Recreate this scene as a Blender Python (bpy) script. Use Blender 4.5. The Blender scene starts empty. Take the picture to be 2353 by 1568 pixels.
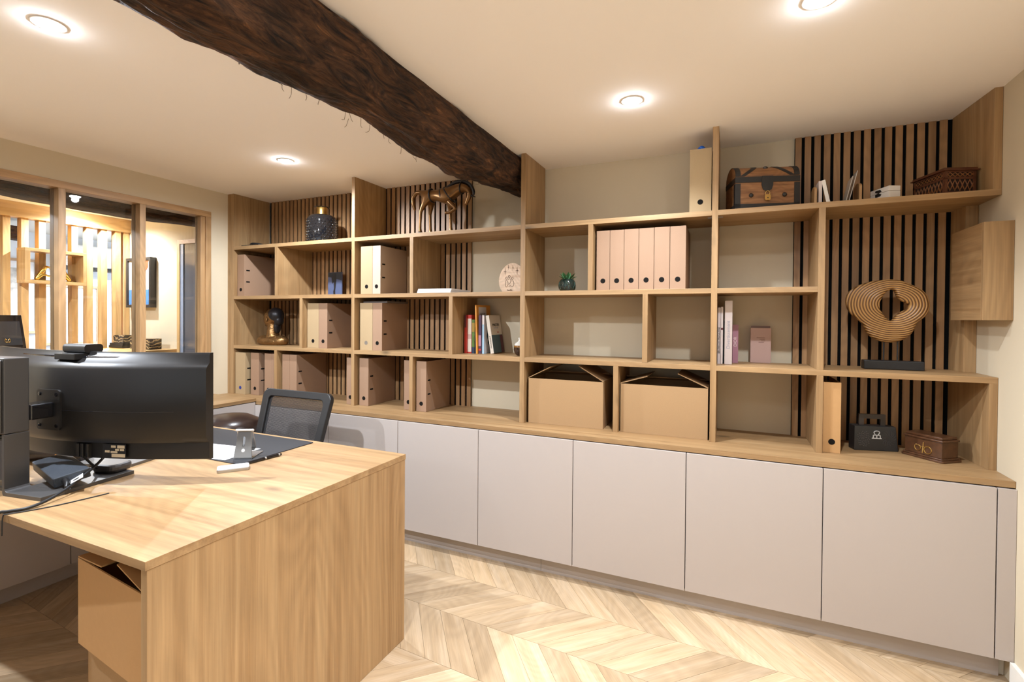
import bpy, bmesh, math, random
from mathutils import Vector, Matrix
random.seed(7)
R = math.radians
scene = bpy.context.scene
COL = scene.collection

# ------------------------------------------------------------------ camera
cam_d = bpy.data.cameras.new('camera')
cam = bpy.data.objects.new('camera', cam_d); COL.objects.link(cam)
cam_d.sensor_width = 36.0; cam_d.sensor_fit = 'HORIZONTAL'
cam_d.lens = 1130.07 / 2353 * 36.0
cam_d.shift_x = (1176.5 - 1175.68) / 2353
cam_d.shift_y = (743.98 - 784.0) / 2353
cam_d.clip_start = 0.02
Rot = (Matrix.Rotation(R(23.9144), 4, 'Z') @ Matrix.Rotation(R(-0.6484), 4, 'X')
       @ Matrix.Rotation(R(-0.4352), 4, 'Y') @ Matrix.Rotation(R(90), 4, 'X'))
cam.matrix_world = Matrix.Translation((1.1134, -2.70, 1.4271)) @ Rot
scene.camera = cam

# ------------------------------------------------------------------ world, exposure
w = bpy.data.worlds.new('world'); scene.world = w; w.use_nodes = True
bg = w.node_tree.nodes['Background']
bg.inputs[0].default_value = (0.86, 0.93, 1.0, 1); bg.inputs[1].default_value = 0.5
scene.view_settings.view_transform = 'Standard'
scene.view_settings.look = 'None'
scene.view_settings.gamma = 1.0
scene.view_settings.use_curve_mapping = False
scene.view_settings.exposure = 1.13
cy = scene.cycles
cy.max_bounces = 9; cy.diffuse_bounces = 8; cy.glossy_bounces = 3; cy.transmission_bounces = 3; cy.transparent_max_bounces = 8
cy.caustics_reflective = False; cy.caustics_refractive = False; cy.adaptive_threshold = 0.12
SPOT_W = 42.0                       # one ceiling downlight
LAMP_COL = (0.885, 0.955, 1.055)

# ------------------------------------------------------------------ key levels (metres)
XL, XR = -2.592, 2.1423            # side walls
YW_ = 0.358                        # back wall
ZC = 2.4046                        # ceiling
WT = 0.803                         # back worktop
S3, S2, S1 = 1.1933, 1.5868, 1.9818
TH = 0.0262                        # shelf thickness
DT = 0.822                         # desk top

# ------------------------------------------------------------------ materials
def nt(name):
    m = bpy.data.materials.new(name); m.use_nodes = True
    return m, m.node_tree.nodes, m.node_tree.links
def plain(name, col, rough=0.5, metal=0.0, noise=0.0, nscale=30, bump=0.0, coat=0.0, spec=0.5):
    m, N, L = nt(name); b = N['Principled BSDF']
    b.inputs['Base Color'].default_value = (*col, 1); b.inputs['Roughness'].default_value = rough
    b.inputs['Metallic'].default_value = metal; b.inputs['Coat Weight'].default_value = coat
    b.inputs['Specular IOR Level'].default_value = spec
    if noise or bump:
        tc = N.new('ShaderNodeTexCoord'); n = N.new('ShaderNodeTexNoise')
        n.inputs['Scale'].default_value = nscale; n.inputs['Detail'].default_value = 5
        L.new(tc.outputs['Object'], n.inputs['Vector'])
        if noise:
            mx = N.new('ShaderNodeMix'); mx.data_type = 'RGBA'
            mx.inputs[6].default_value = (*[c * (1 - noise) for c in col], 1)
            mx.inputs[7].default_value = (*[min(1, c * (1 + noise)) for c in col], 1)
            L.new(n.outputs['Fac'], mx.inputs[0]); L.new(mx.outputs[2], b.inputs['Base Color'])
        if bump:
            bp = N.new('ShaderNodeBump'); bp.inputs['Strength'].default_value = bump; bp.inputs['Distance'].default_value = 0.004
            L.new(n.outputs['Fac'], bp.inputs['Height']); L.new(bp.outputs[0], b.inputs['Normal'])
    return m
def emit(name, col, s):
    m, N, L = nt(name); b = N['Principled BSDF']
    b.inputs['Base Color'].default_value = (*col, 1)
    b.inputs['Emission Color'].default_value = (*col, 1); b.inputs['Emission Strength'].default_value = s
    return m
def wood(name, axis, dark, mid, light, across=9.0, along=0.9, rough=0.48, knots=True, tone=0.25, fine=0.10, figure=0.10):
    """straight-grained timber: grain runs along AXIS of the object; each object takes its own patch and tone"""
    m, N, L = nt(name); b = N['Principled BSDF']; b.inputs['Roughness'].default_value = rough
    tc = N.new('ShaderNodeTexCoord'); oi = N.new('ShaderNodeObjectInfo')
    vm = N.new('ShaderNodeVectorMath'); vm.operation = 'SCALE'
    vm.inputs[0].default_value = (17.0, 9.0, 23.0); L.new(oi.outputs['Random'], vm.inputs['Scale'])
    ad = N.new('ShaderNodeVectorMath'); L.new(tc.outputs['Object'], ad.inputs[0]); L.new(vm.outputs[0], ad.inputs[1])
    i = 'xyz'.index(axis)
    def mp(al, ac):
        p = N.new('ShaderNodeMapping'); s = [ac] * 3; s[i] = al
        p.inputs['Scale'].default_value = s; L.new(ad.outputs[0], p.inputs['Vector']); return p.outputs[0]
    n1 = N.new('ShaderNodeTexNoise'); n1.inputs['Scale'].default_value = 1.0; n1.inputs['Detail'].default_value = 5
    n1.inputs['Roughness'].default_value = 0.55; n1.inputs['Distortion'].default_value = 0.5
    L.new(mp(along, across), n1.inputs['Vector'])
    rp = N.new('ShaderNodeValToRGB'); e = rp.color_ramp.elements
    e[0].position = 0.30; e[0].color = (*dark, 1); e[1].position = 0.70; e[1].color = (*light, 1)
    k = e.new(0.50); k.color = (*mid, 1); L.new(n1.outputs['Fac'], rp.inputs[0])
    # cathedral figure: contour lines of a slow field stretched along the grain
    n3 = N.new('ShaderNodeTexNoise'); n3.inputs['Scale'].default_value = 1.0; n3.inputs['Detail'].default_value = 1.5
    n3.inputs['Roughness'].default_value = 0.4; L.new(mp(max(along, 0.9) * 0.6, min(across, 9.0) * 0.33), n3.inputs['Vector'])
    m3 = N.new('ShaderNodeMath'); m3.operation = 'MULTIPLY'; m3.inputs[1].default_value = 170.0; L.new(n3.outputs['Fac'], m3.inputs[0])
    s3 = N.new('ShaderNodeMath'); s3.operation = 'SINE'; L.new(m3.outputs[0], s3.inputs[0])
    h3 = N.new('ShaderNodeMapRange'); h3.inputs[1].default_value = -1.0; h3.inputs[2].default_value = 1.0; L.new(s3.outputs[0], h3.inputs[0])
    n2 = N.new('ShaderNodeTexNoise'); n2.inputs['Scale'].default_value = 1.0; n2.inputs['Detail'].default_value = 3
    L.new(mp(6.0, 210.0), n2.inputs['Vector'])
    def mul(c, fac, lo, hi):
        mr = N.new('ShaderNodeMapRange'); mr.inputs[3].default_value = lo; mr.inputs[4].default_value = hi
        L.new(fac, mr.inputs[0])
        mm = N.new('ShaderNodeMix'); mm.data_type = 'RGBA'; mm.blend_type = 'MULTIPLY'; mm.inputs[0].default_value = 1
        L.new(c, mm.inputs[6]); cb = N.new('ShaderNodeCombineColor')
        for q in range(3): L.new(mr.outputs[0], cb.inputs[q])
        L.new(cb.outputs[0], mm.inputs[7]); return mm.outputs[2]
    c = mul(rp.outputs[0], h3.outputs[0], 1 - figure, 1 + figure * 0.4)
    c = mul(c, n2.outputs['Fac'], 1 - fine * 1.6, 1 + fine)
    c = mul(c, oi.outputs['Random'], 1 - tone, 1 + tone * 0.6)
    if knots:
        vo = N.new('ShaderNodeTexVoronoi'); vo.inputs['Scale'].default_value = 1.0
        L.new(mp(4.0, 8.0), vo.inputs['Vector'])
        mr = N.new('ShaderNodeMapRange'); mr.inputs[1].default_value = 0.06; mr.inputs[2].default_value = 0.22
        mr.inputs[3].default_value = 0.42; mr.inputs[4].default_value = 1.0; L.new(vo.outputs['Distance'], mr.inputs[0])
        sp_ = N.new('ShaderNodeSeparateColor'); L.new(vo.outputs['Color'], sp_.inputs[0])
        st = N.new('ShaderNodeMath'); st.operation = 'GREATER_THAN'; st.inputs[1].default_value = 0.22; L.new(sp_.outputs[0], st.inputs[0])
        mxm = N.new('ShaderNodeMath'); mxm.operation = 'MAXIMUM'; L.new(mr.outputs[0], mxm.inputs[0]); L.new(st.outputs[0], mxm.inputs[1])
        c = mul(c, mxm.outputs[0], 0.0, 1.0)
    L.new(c, b.inputs['Base Color'])
    bp = N.new('ShaderNodeBump'); bp.inputs['Strength'].default_value = 0.12; bp.inputs['Distance'].default_value = 0.002
    L.new(n2.outputs['Fac'], bp.inputs['Height']); L.new(bp.outputs[0], b.inputs['Normal'])
    return m
OAKC = ((0.275, 0.156, 0.064), (0.345, 0.208, 0.093), (0.405, 0.258, 0.122))
OX = wood('oak_along_x', 'x', *OAKC, tone=0.07, across=26.0, along=0.55, figure=0.075, fine=0.15)
OY = wood('oak_along_y', 'y', *OAKC, tone=0.07, across=26.0, along=0.55, figure=0.075, fine=0.15)
OZ = wood('oak_along_z', 'z', *OAKC, tone=0.07, across=26.0, along=0.55, figure=0.075, fine=0.15)
SLAT = wood('slat_oak', 'z', (0.27, 0.142, 0.058), (0.34, 0.188, 0.082), (0.40, 0.235, 0.108), across=22, along=1.6, tone=0.16, knots=False)
FRAMEW = wood('window_oak', 'z', (0.34, 0.195, 0.085), (0.415, 0.248, 0.112), (0.47, 0.29, 0.138), across=26, along=1.2, knots=False, tone=0.05)
FRAMEY = wood('window_oak_y', 'y', (0.34, 0.195, 0.085), (0.415, 0.248, 0.112), (0.47, 0.29, 0.138), across=26, along=1.2, knots=False, tone=0.05)
PINE = wood('screen_oak', 'z', (0.50, 0.29, 0.11), (0.60, 0.37, 0.15), (0.66, 0.43, 0.19), across=20, along=1.2, knots=False, tone=0.08)
PINEY = wood('screen_oak_y', 'y', (0.50, 0.29, 0.11), (0.60, 0.37, 0.15), (0.66, 0.43, 0.19), across=20, along=1.2, knots=False, tone=0.08)
PLANK = wood('floor_oak', 'x', (0.46, 0.318, 0.18), (0.54, 0.388, 0.235), (0.62, 0.468, 0.31), across=24, along=2.2, rough=0.42, knots=False, tone=0.22, fine=0.14, figure=0.06)
CHESTW = wood('chest_wood', 'x', (0.16, 0.065, 0.022), (0.26, 0.115, 0.042), (0.33, 0.16, 0.065), across=60, along=6, knots=False, tone=0.02, fine=0.3)
WALL = plain('wall_paint', (0.59, 0.51, 0.37), 0.85, noise=0.02, nscale=3)
WHITE = plain('ceiling_paint', (0.93, 0.915, 0.925), 0.9)
CREAM = plain('reception_paint', (0.80, 0.78, 0.72), 0.85)
SKIRT = plain('skirting_paint', (0.78, 0.76, 0.70), 0.5)
DOOR = plain('greige_laminate', (0.445, 0.395, 0.365), 0.36, spec=0.35)
DARK = plain('carcass_shadow', (0.03, 0.026, 0.024), 0.8)
FELT = plain('black_felt', (0.006, 0.006, 0.006), 1.0, spec=0.05)
KRAFT = plain('kraft_pink', (0.295, 0.18, 0.11), 0.75, noise=0.06, nscale=220)
KRAFTY = plain('kraft_yellow', (0.365, 0.26, 0.14), 0.75, noise=0.06, nscale=220)
KRAFTP = plain('kraft_pale', (0.42, 0.325, 0.25), 0.75, noise=0.05, nscale=220)
CARD = plain('cardboard', (0.345, 0.212, 0.100), 0.8, noise=0.10, nscale=260)
CARDO = plain('cardboard_orange', (0.46, 0.26, 0.105), 0.75, noise=0.05, nscale=60)
CARDE = plain('cardboard_edge', (0.66, 0.50, 0.32), 0.85)
PAPER = plain('paper_white', (0.80, 0.80, 0.82), 0.8)
BLACK = plain('black_plastic', (0.012, 0.012, 0.013), 0.42, noise=0.1, nscale=200)
BLACKG = plain('black_gloss', (0.006, 0.006, 0.008), 0.08, coat=0.6)
MONB = plain('monitor_back', (0.011, 0.010, 0.010), 0.36)
STANDG = plain('stand_grey', (0.085, 0.082, 0.082), 0.38, metal=0.4)
SCREEN = plain('screen_glass', (0.01, 0.01, 0.012), 0.15)
ALU = plain('aluminium', (0.50, 0.50, 0.50), 0.30, metal=0.9)
SILVER = plain('silver_plastic', (0.74, 0.74, 0.74), 0.35)
GOLD = plain('gold', (0.86, 0.58, 0.16), 0.22, metal=1.0)
BRASS = plain('brass', (0.55, 0.36, 0.12), 0.3, metal=1.0)
BRONZE = plain('bronze', (0.16, 0.078, 0.026), 0.30, metal=0.75, noise=0.35, nscale=14)
BRONZED = plain('bronze_dark', (0.022, 0.02, 0.022), 0.35, metal=0.5)
BRONZEB = plain('bust_bronze', (0.25, 0.135, 0.05), 0.27, metal=0.8, noise=0.6, nscale=60, bump=1.0)
CERAM = plain('black_ceramic', (0.006, 0.006, 0.007), 0.06, coat=0.5)
MAT_ = plain('desk_mat', (0.014, 0.015, 0.019), 0.55)
NAVY = plain('navy_ink', (0.01, 0.03, 0.22), 0.5)
BLUE = plain('blue_plastic', (0.01, 0.13, 0.62), 0.4)
LEAF = plain('leaf_green', (0.045, 0.15, 0.055), 0.5, noise=0.5, nscale=60)
LEATHER = plain('dark_leather', (0.025, 0.014, 0.011), 0.28, bump=0.1, nscale=80)
INK = plain('ink', (0.008, 0.007, 0.006), 0.8, spec=0.1)
INKB = plain('burnt_line', (0.075, 0.035, 0.015), 0.8)
WHITEP = plain('white_paint', (0.78, 0.75, 0.70), 0.5)
CARVE = plain('carved_wood', (0.10, 0.032, 0.012), 0.5, noise=0.4, nscale=60)
CARVEL = plain('carved_wood_light', (0.20, 0.075, 0.022), 0.45, noise=0.3, nscale=60)
OLDW = plain('old_casket_wood', (0.075, 0.03, 0.012), 0.35, noise=0.7, nscale=45, coat=0.3)
IRON = plain('black_strap', (0.012, 0.011, 0.011), 0.5)
STONE = None
def marble():
    m, N, L = nt('dark_marble'); b = N['Principled BSDF']; b.inputs['Roughness'].default_value = 0.25
    tc = N.new('ShaderNodeTexCoord'); wv = N.new('ShaderNodeTexWave'); wv.bands_direction = 'Z'
    wv.inputs['Scale'].default_value = 9; wv.inputs['Distortion'].default_value = 14; wv.inputs['Detail'].default_value = 4
    L.new(tc.outputs['Object'], wv.inputs[0]); rp = N.new('ShaderNodeValToRGB'); e = rp.color_ramp.elements
    e[0].position = 0.75; e[0].color = (0.02, 0.017, 0.014, 1); e[1].position = 1.0; e[1].color = (0.45, 0.33, 0.17, 1)
    L.new(wv.outputs['Fac'], rp.inputs[0]); L.new(rp.outputs[0], b.inputs['Base Color']); return m
STONE = marble()
def bark():
    m, N, L = nt('old_beam_wood'); b = N['Principled BSDF']; b.inputs['Roughness'].default_value = 0.72
    b.inputs['Specular IOR Level'].default_value = 0.3
    tc = N.new('ShaderNodeTexCoord')
    mp = N.new('ShaderNodeMapping'); mp.inputs['Scale'].default_value = (19, 4.2, 19); L.new(tc.outputs['Object'], mp.inputs[0])
    n1 = N.new('ShaderNodeTexNoise'); n1.inputs['Scale'].default_value = 1.3; n1.inputs['Detail'].default_value = 9
    n1.inputs['Roughness'].default_value = 0.68; n1.inputs['Distortion'].default_value = 1.8; L.new(mp.outputs[0], n1.inputs['Vector'])
    rp = N.new('ShaderNodeValToRGB'); e = rp.color_ramp.elements
    e[0].position = 0.36; e[0].color = (0.007, 0.004, 0.003, 1); e[1].position = 0.72; e[1].color = (0.34, 0.145, 0.042, 1)
    k = e.new(0.50); k.color = (0.062, 0.027, 0.012, 1); k = e.new(0.62); k.color = (0.125, 0.055, 0.024, 1)
    L.new(n1.outputs['Fac'], rp.inputs[0])
    n2 = N.new('ShaderNodeTexNoise'); n2.inputs['Scale'].default_value = 3.0; n2.inputs['Detail'].default_value = 3
    L.new(tc.outputs['Object'], n2.inputs['Vector'])
    mr = N.new('ShaderNodeMapRange'); mr.inputs[1].default_value = 0.32; mr.inputs[2].default_value = 0.66
    mr.inputs[3].default_value = 0.45; mr.inputs[4].default_value = 1.55; L.new(n2.outputs['Fac'], mr.inputs[0])
    mm = N.new('ShaderNodeMix'); mm.data_type = 'RGBA'; mm.blend_type = 'MULTIPLY'; mm.inputs[0].default_value = 1
    cb = N.new('ShaderNodeCombineColor')
    for q in range(3): L.new(mr.outputs[0], cb.inputs[q])
    L.new(rp.outputs[0], mm.inputs[6]); L.new(cb.outputs[0], mm.inputs[7]); L.new(mm.outputs[2], b.inputs['Base Color'])
    bp = N.new('ShaderNodeBump'); bp.inputs['Strength'].default_value = 1.0; bp.inputs['Distance'].default_value = 0.026
    L.new(n1.outputs['Fac'], bp.inputs['Height']); L.new(bp.outputs[0], b.inputs['Normal']); return m
BEAM = bark()
def glass():
    m, N, L = nt('clear_glass'); N.remove(N['Principled BSDF']); out = N['Material Output']
    t = N.new('ShaderNodeBsdfTransparent'); t.inputs[0].default_value = (0.97, 0.98, 0.975, 1)
    g = N.new('ShaderNodeBsdfGlossy'); g.inputs['Roughness'].default_value = 0.01
    lw = N.new('ShaderNodeFresnel'); lw.inputs[0].default_value = 1.5
    mx = N.new('ShaderNodeMixShader'); L.new(lw.outputs[0], mx.inputs[0]); L.new(t.outputs[0], mx.inputs[1]); L.new(g.outputs[0], mx.inputs[2])
    L.new(mx.outputs[0], out.inputs[0]); return m
GLASS = glass()
def rings():
    """end-grain growth rings for the ring sculpture"""
    m, N, L = nt('ringed_burl'); b = N['Principled BSDF']; b.inputs['Roughness'].default_value = 0.4
    tc = N.new('ShaderNodeTexCoord'); mp = N.new('ShaderNodeMapping'); mp.inputs['Scale'].default_value = (1, 0.1, 1.25)
    L.new(tc.outputs['Object'], mp.inputs[0])
    wv = N.new('ShaderNodeTexWave'); wv.wave_type = 'RINGS'; wv.rings_direction = 'Y'; wv.inputs['Scale'].default_value = 26
    wv.inputs['Distortion'].default_value = 4.5; wv.inputs['Detail'].default_value = 2; wv.inputs['Detail Scale'].default_value = 0.22
    L.new(mp.outputs[0], wv.inputs[0]); rp = N.new('ShaderNodeValToRGB'); e = rp.color_ramp.elements
    e[0].position = 0.12; e[0].color = (0.10, 0.04, 0.012, 1); e[1].position = 0.66; e[1].color = (0.40, 0.215, 0.07, 1)
    L.new(wv.outputs['Fac'], rp.inputs[0]); L.new(rp.outputs[0], b.inputs['Base Color'])
    bp = N.new('ShaderNodeBump'); bp.inputs['Strength'].default_value = 0.6; bp.inputs['Distance'].default_value = 0.004
    L.new(wv.outputs['Fac'], bp.inputs['Height']); L.new(bp.outputs[0], b.inputs['Normal']); return m
RINGS = rings()

# ------------------------------------------------------------------ mesh helpers
def cube(bm, mn, mx, M=None):
    vs = [bm.verts.new((mx[0] if i & 1 else mn[0], mx[1] if i & 2 else mn[1], mx[2] if i & 4 else mn[2])) for i in range(8)]
    for f in ((0, 2, 3, 1), (4, 5, 7, 6), (0, 1, 5, 4), (2, 6, 7, 3), (0, 4, 6, 2), (1, 3, 7, 5)): bm.faces.new([vs[i] for i in f])
    if M is not None:
        for v in vs: v.co = M @ v.co
    return vs
def cyl(bm, p0, p1, r0, r1=None, seg=20, cap=True):
    r1 = r0 if r1 is None else r1
    p0, p1 = Vector(p0), Vector(p1); d = (p1 - p0).normalized()
    a = d.orthogonal().normalized(); b = d.cross(a)
    A = [bm.verts.new(p0 + r0 * (math.cos(t) * a + math.sin(t) * b)) for t in [2 * math.pi * i / seg for i in range(seg)]]
    B = [bm.verts.new(p1 + r1 * (math.cos(t) * a + math.sin(t) * b)) for t in [2 * math.pi * i / seg for i in range(seg)]]
    for i in range(seg): bm.faces.new((A[i], A[(i + 1) % seg], B[(i + 1) % seg], B[i]))
    if cap: bm.faces.new(A[::-1]); bm.faces.new(B)
def lathe(bm, prof, c=(0, 0, 0), seg=32):
    rows = []
    for r, z in prof:
        rows.append([bm.verts.new((c[0] + r * math.cos(2 * math.pi * i / seg), c[1] + r * math.sin(2 * math.pi * i / seg), c[2] + z)) for i in range(seg)])
    for a, b in zip(rows, rows[1:]):
        for i in range(seg): bm.faces.new((a[i], a[(i + 1) % seg], b[(i + 1) % seg], b[i]))
    bm.faces.new(rows[0][::-1]); bm.faces.new(rows[-1])
def ball(bm, c, r, sub=2, M=None):
    r = (r, r, r) if not hasattr(r, '__len__') else r
    T = Matrix.Translation(c) @ (M or Matrix()) @ Matrix.Diagonal((*r, 1))
    bmesh.ops.create_icosphere(bm, subdivisions=sub, radius=1, matrix=T)
def smooth_path(pts, n=6):
    P = [Vector(p) for p in pts]; out = []
    for i in range(len(P) - 1):
        a, b, c, d = P[max(i - 1, 0)], P[i], P[i + 1], P[min(i + 2, len(P) - 1)]
        for k in range(n):
            t = k / n
            out.append(0.5 * ((2 * b) + (c - a) * t + (2 * a - 5 * b + 4 * c - d) * t * t + (3 * b - a - 3 * c + d) * t ** 3))
    out.append(P[-1]); return out
def tube(bm, pts, r, seg=10, n=6):
    P = smooth_path(pts, n) if n > 1 else [Vector(p) for p in pts]
    rs = r if hasattr(r, '__len__') else [r, r]
    rows = []; up = None
    for i, p in enumerate(P):
        d = (P[min(i + 1, len(P) - 1)] - P[max(i - 1, 0)]).normalized()
        if up is None: up = d.orthogonal().normalized()
        up = (up - d * up.dot(d)).normalized(); s = d.cross(up)
        f = i / (len(P) - 1) * (len(rs) - 1); k = min(int(f), len(rs) - 2); rr = rs[k] + (rs[k + 1] - rs[k]) * (f - k)
        rows.append([bm.verts.new(p + rr * (math.cos(2 * math.pi * j / seg) * up + math.sin(2 * math.pi * j / seg) * s)) for j in range(seg)])
    for a, b in zip(rows, rows[1:]):
        for j in range(seg): bm.faces.new((a[j], a[(j + 1) % seg], b[(j + 1) % seg], b[j]))
    bm.faces.new(rows[0][::-1]); bm.faces.new(rows[-1])
def prism(bm, poly, a, b, plane='xz'):
    """extrude a 2-D outline between two levels of the third axis"""
    def P(u, v, t): return {'xz': (u, t, v), 'xy': (u, v, t), 'yz': (t, u, v)}[plane]
    A = [bm.verts.new(P(u, v, a)) for u, v in poly]; B = [bm.verts.new(P(u, v, b)) for u, v in poly]
    n = len(poly)
    for i in range(n): bm.faces.new((A[i], A[(i + 1) % n], B[(i + 1) % n], B[i]))
    bm.faces.new(A[::-1]); bm.faces.new(B)
def rrect(x0, z0, x1, z1, r, n=5):
    out = []
    for cx, cz, a0 in ((x1 - r, z0 + r, -90), (x1 - r, z1 - r, 0), (x0 + r, z1 - r, 90), (x0 + r, z0 + r, 180)):
        for k in range(n + 1):
            a = R(a0 + 90 * k / n); out.append((cx + r * math.cos(a), cz + r * math.sin(a)))
    return out
def obj(name, bm, mat, parent=None, smooth=False, bevel=0.0, origin=None):
    """link a bmesh (in the parent's frame) as ONE mesh object with its origin in its own middle"""
    bmesh.ops.recalc_face_normals(bm, faces=bm.faces[:])
    me = bpy.data.meshes.new(name)
    co = [v.co for v in bm.verts]
    mn = Vector([min(c[i] for c in co) for i in range(3)]); mx = Vector([max(c[i] for c in co) for i in range(3)])
    c = Vector(origin) if origin is not None else (mn + mx) / 2
    bmesh.ops.translate(bm, verts=bm.verts[:], vec=-c)
    if smooth:
        for f in bm.faces: f.smooth = True
    bm.to_mesh(me); bm.free()
    o = bpy.data.objects.new(name, me); COL.objects.link(o); me.materials.append(mat)
    o.location = c
    if parent is not None: o.parent = parent
    if smooth:
        sharp = me.attributes.new('sharp_edge', 'BOOLEAN', 'EDGE') if 'sharp_edge' not in me.attributes else me.attributes['sharp_edge']
        b2 = bmesh.new(); b2.from_mesh(me)
        for e in b2.edges:
            sharp.data[e.index].value = len(e.link_faces) == 2 and e.calc_face_angle(0) > R(42)
        b2.free()
    if bevel:
        md = o.modifiers.new('bevel', 'BEVEL'); md.width = bevel; md.segments = 2; md.limit_method = 'ANGLE'
    return o
def tag(o, label=None, cat=None, group=None, kind=None):
    if label: o['label'] = label
    if cat: o['category'] = cat
    if group: o['group'] = group
    if kind: o['kind'] = kind
    return o
def thing(name, label, cat, loc=(0, 0, 0), rz=0.0, group=None):
    o = bpy.data.objects.new(name, None); COL.objects.link(o); o.empty_display_size = 0.05
    o.location = loc; o.rotation_euler = (0, 0, rz); return tag(o, label, cat, group)
def bx(name, mn, mx, mat, parent=None, bevel=0.0, world=True):
    """a box given in world coordinates (or the parent's frame)"""
    off = Vector(parent.location) if (parent is not None and world) else Vector((0, 0, 0))
    p = parent
    if world and parent is not None and parent.parent is not None: off = off + Vector(parent.parent.location)
    bm = bmesh.new(); cube(bm, Vector(mn) - off, Vector(mx) - off); return obj(name, bm, mat, parent, bevel=bevel)
def structure(o, label=None):
    o['kind'] = 'structure'
    if label: o['label'] = label
    return o
def evaluated(o, name, mat, parent=None, smooth=True):
    """freeze an object's modifiers into a plain mesh"""
    dg = bpy.context.evaluated_depsgraph_get(); dg.update()
    me = bpy.data.meshes.new_from_object(o.evaluated_get(dg)); loc = o.location.copy()
    bpy.data.objects.remove(o, do_unlink=True)
    n = bpy.data.objects.new(name, me); COL.objects.link(n); n.location = loc
    me.materials.clear(); me.materials.append(mat)
    for p in me.polygons: p.use_smooth = smooth
    if parent is not None: n.parent = parent
    return n
def skin(name, verts, edges, mat, parent=None, sub=2, root=0):
    """verts: (x,y,z,r)"""
    me = bpy.data.meshes.new(name); me.from_pydata([v[:3] for v in verts], edges, [])
    o = bpy.data.objects.new(name, me); COL.objects.link(o)
    o.modifiers.new('skin', 'SKIN')
    if not me.skin_vertices:
        b = bmesh.new(); b.from_mesh(me); b.verts.layers.skin.verify(); b.to_mesh(me); b.free()
    for i, v in enumerate(verts):
        me.skin_vertices[0].data[i].radius = (v[3], v[3]); me.skin_vertices[0].data[i].use_root = (i == root)
    s = o.modifiers.new('sub', 'SUBSURF'); s.levels = sub; s.render_levels = sub
    return evaluated(o, name, mat, parent)
def blob(name, bm, voxel, mat, parent=None, origin=None):
    me = bpy.data.meshes.new(name); bm.to_mesh(me); bm.free()
    o = bpy.data.objects.new(name, me); COL.objects.link(o)
    r = o.modifiers.new('remesh', 'REMESH'); r.mode = 'VOXEL'; r.voxel_size = voxel
    s = o.modifiers.new('smooth', 'SMOOTH'); s.factor = 0.5; s.iterations = 4
    return evaluated(o, name, mat, parent)
def lettering(text, size, mat, parent, loc, rot, name='lettering', ext=0.0004, align='CENTER', sx=1.0):
    cu = bpy.data.curves.new(name, 'FONT'); cu.body = text; cu.size = size; cu.extrude = ext
    cu.align_x = align; cu.align_y = 'CENTER'
    t = bpy.data.objects.new(name, cu); COL.objects.link(t)
    n = evaluated(t, name, mat, parent, smooth=False)
    n.location = loc; n.rotation_euler = rot; n.scale = (sx, 1, 1); return n

# ================================================================== THE ROOM
YF_ = -4.3                          # wall behind the camera
ceil = structure(bx('ceiling', (XL - 0.12, YF_ - 0.1, ZC), (XR + 0.15, YW_ + 0.15, ZC + 0.12), WHITE))
wall_back = structure(bx('wall_back', (XL - 2.02, YW_, -0.05), (XR + 0.15, YW_ + 0.14, ZC), WALL))
wall_right = structure(bx('wall_right', (XR, YF_, -0.05), (XR + 0.15, YW_, ZC), WALL))
baseboard_right = structure(bx('baseboard_right', (XR - 0.016, YF_, 0.0), (XR, -0.17, 0.10), SKIRT))
# wall behind the camera, with an added wide window that lets in sky fill
bm = bmesh.new()
cube(bm, (XL, YF_ - 0.15, -0.05), (-1.4, YF_, ZC)); cube(bm, (1.6, YF_ - 0.15, -0.05), (XR + 0.15, YF_, ZC))
cube(bm, (-1.4, YF_ - 0.15, -0.05), (1.6, YF_, 0.85)); cube(bm, (-1.4, YF_ - 0.15, 2.15), (1.6, YF_, ZC))
wall_front = structure(obj('wall_front', bm, plain('bounce_cut_paint', (0.16, 0.15, 0.14), 0.8)))  # unseen wall, made dark to cut the fill bounced into the shelves
fill_win = structure(thing('added_fill_window', None, None, (0.1, YF_ - 0.07, 0.85)))
for a, b in (((-1.4, YF_ - 0.1, 0.85), (1.6, YF_ - 0.04, 0.91)), ((-1.4, YF_ - 0.1, 2.09), (1.6, YF_ - 0.04, 2.15)),
             ((-1.4, YF_ - 0.1, 0.91), (-1.34, YF_ - 0.04, 2.09)), ((1.54, YF_ - 0.1, 0.91), (1.6, YF_ - 0.04, 2.09)), ((0.07, YF_ - 0.1, 0.91), (0.13, YF_ - 0.04, 2.09))):
    bx('frame_bar', a, b, SKIRT, fill_win)
bx('pane', (-1.34, YF_ - 0.073, 0.91), (0.07, YF_ - 0.067, 2.09), GLASS, fill_win); bx('pane', (0.13, YF_ - 0.073, 0.91), (1.54, YF_ - 0.067, 2.09), GLASS, fill_win)
# left wall round the glazed partition (opening y -2.35..-0.147, z 1.05..2.233)
GY0, GY1, GZ0, GZ1 = -2.41, -0.147, 1.05, 2.233
bm = bmesh.new()
cube(bm, (XL - 0.1, YF_ - 0.15, -0.05), (XL, GY0, ZC)); cube(bm, (XL - 0.1, GY1, -0.05), (XL, YW_, ZC))
cube(bm, (XL - 0.1, GY0, -0.05), (XL, GY1, GZ0)); cube(bm, (XL - 0.1, GY0, GZ1), (XL, GY1, ZC))
wall_left = structure(obj('wall_left', bm, WALL))
win = structure(thing('window_1', None, None, (XL, -1.28, GZ0)))
fx0, fx1 = XL - 0.085, XL + 0.014
bx('frame_head', (fx0, GY0, 2.190), (fx1, GY1, GZ1), FRAMEY, win, 0.002)
bx('frame_sill', (fx0, GY0, GZ0), (fx1, GY1, GZ0 + 0.045), FRAMEY, win, 0.002)
bx('frame_jamb', (fx0, GY1 - 0.042, GZ0 + 0.045), (fx1, GY1, 2.190), FRAMEW, win, 0.002)
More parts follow.
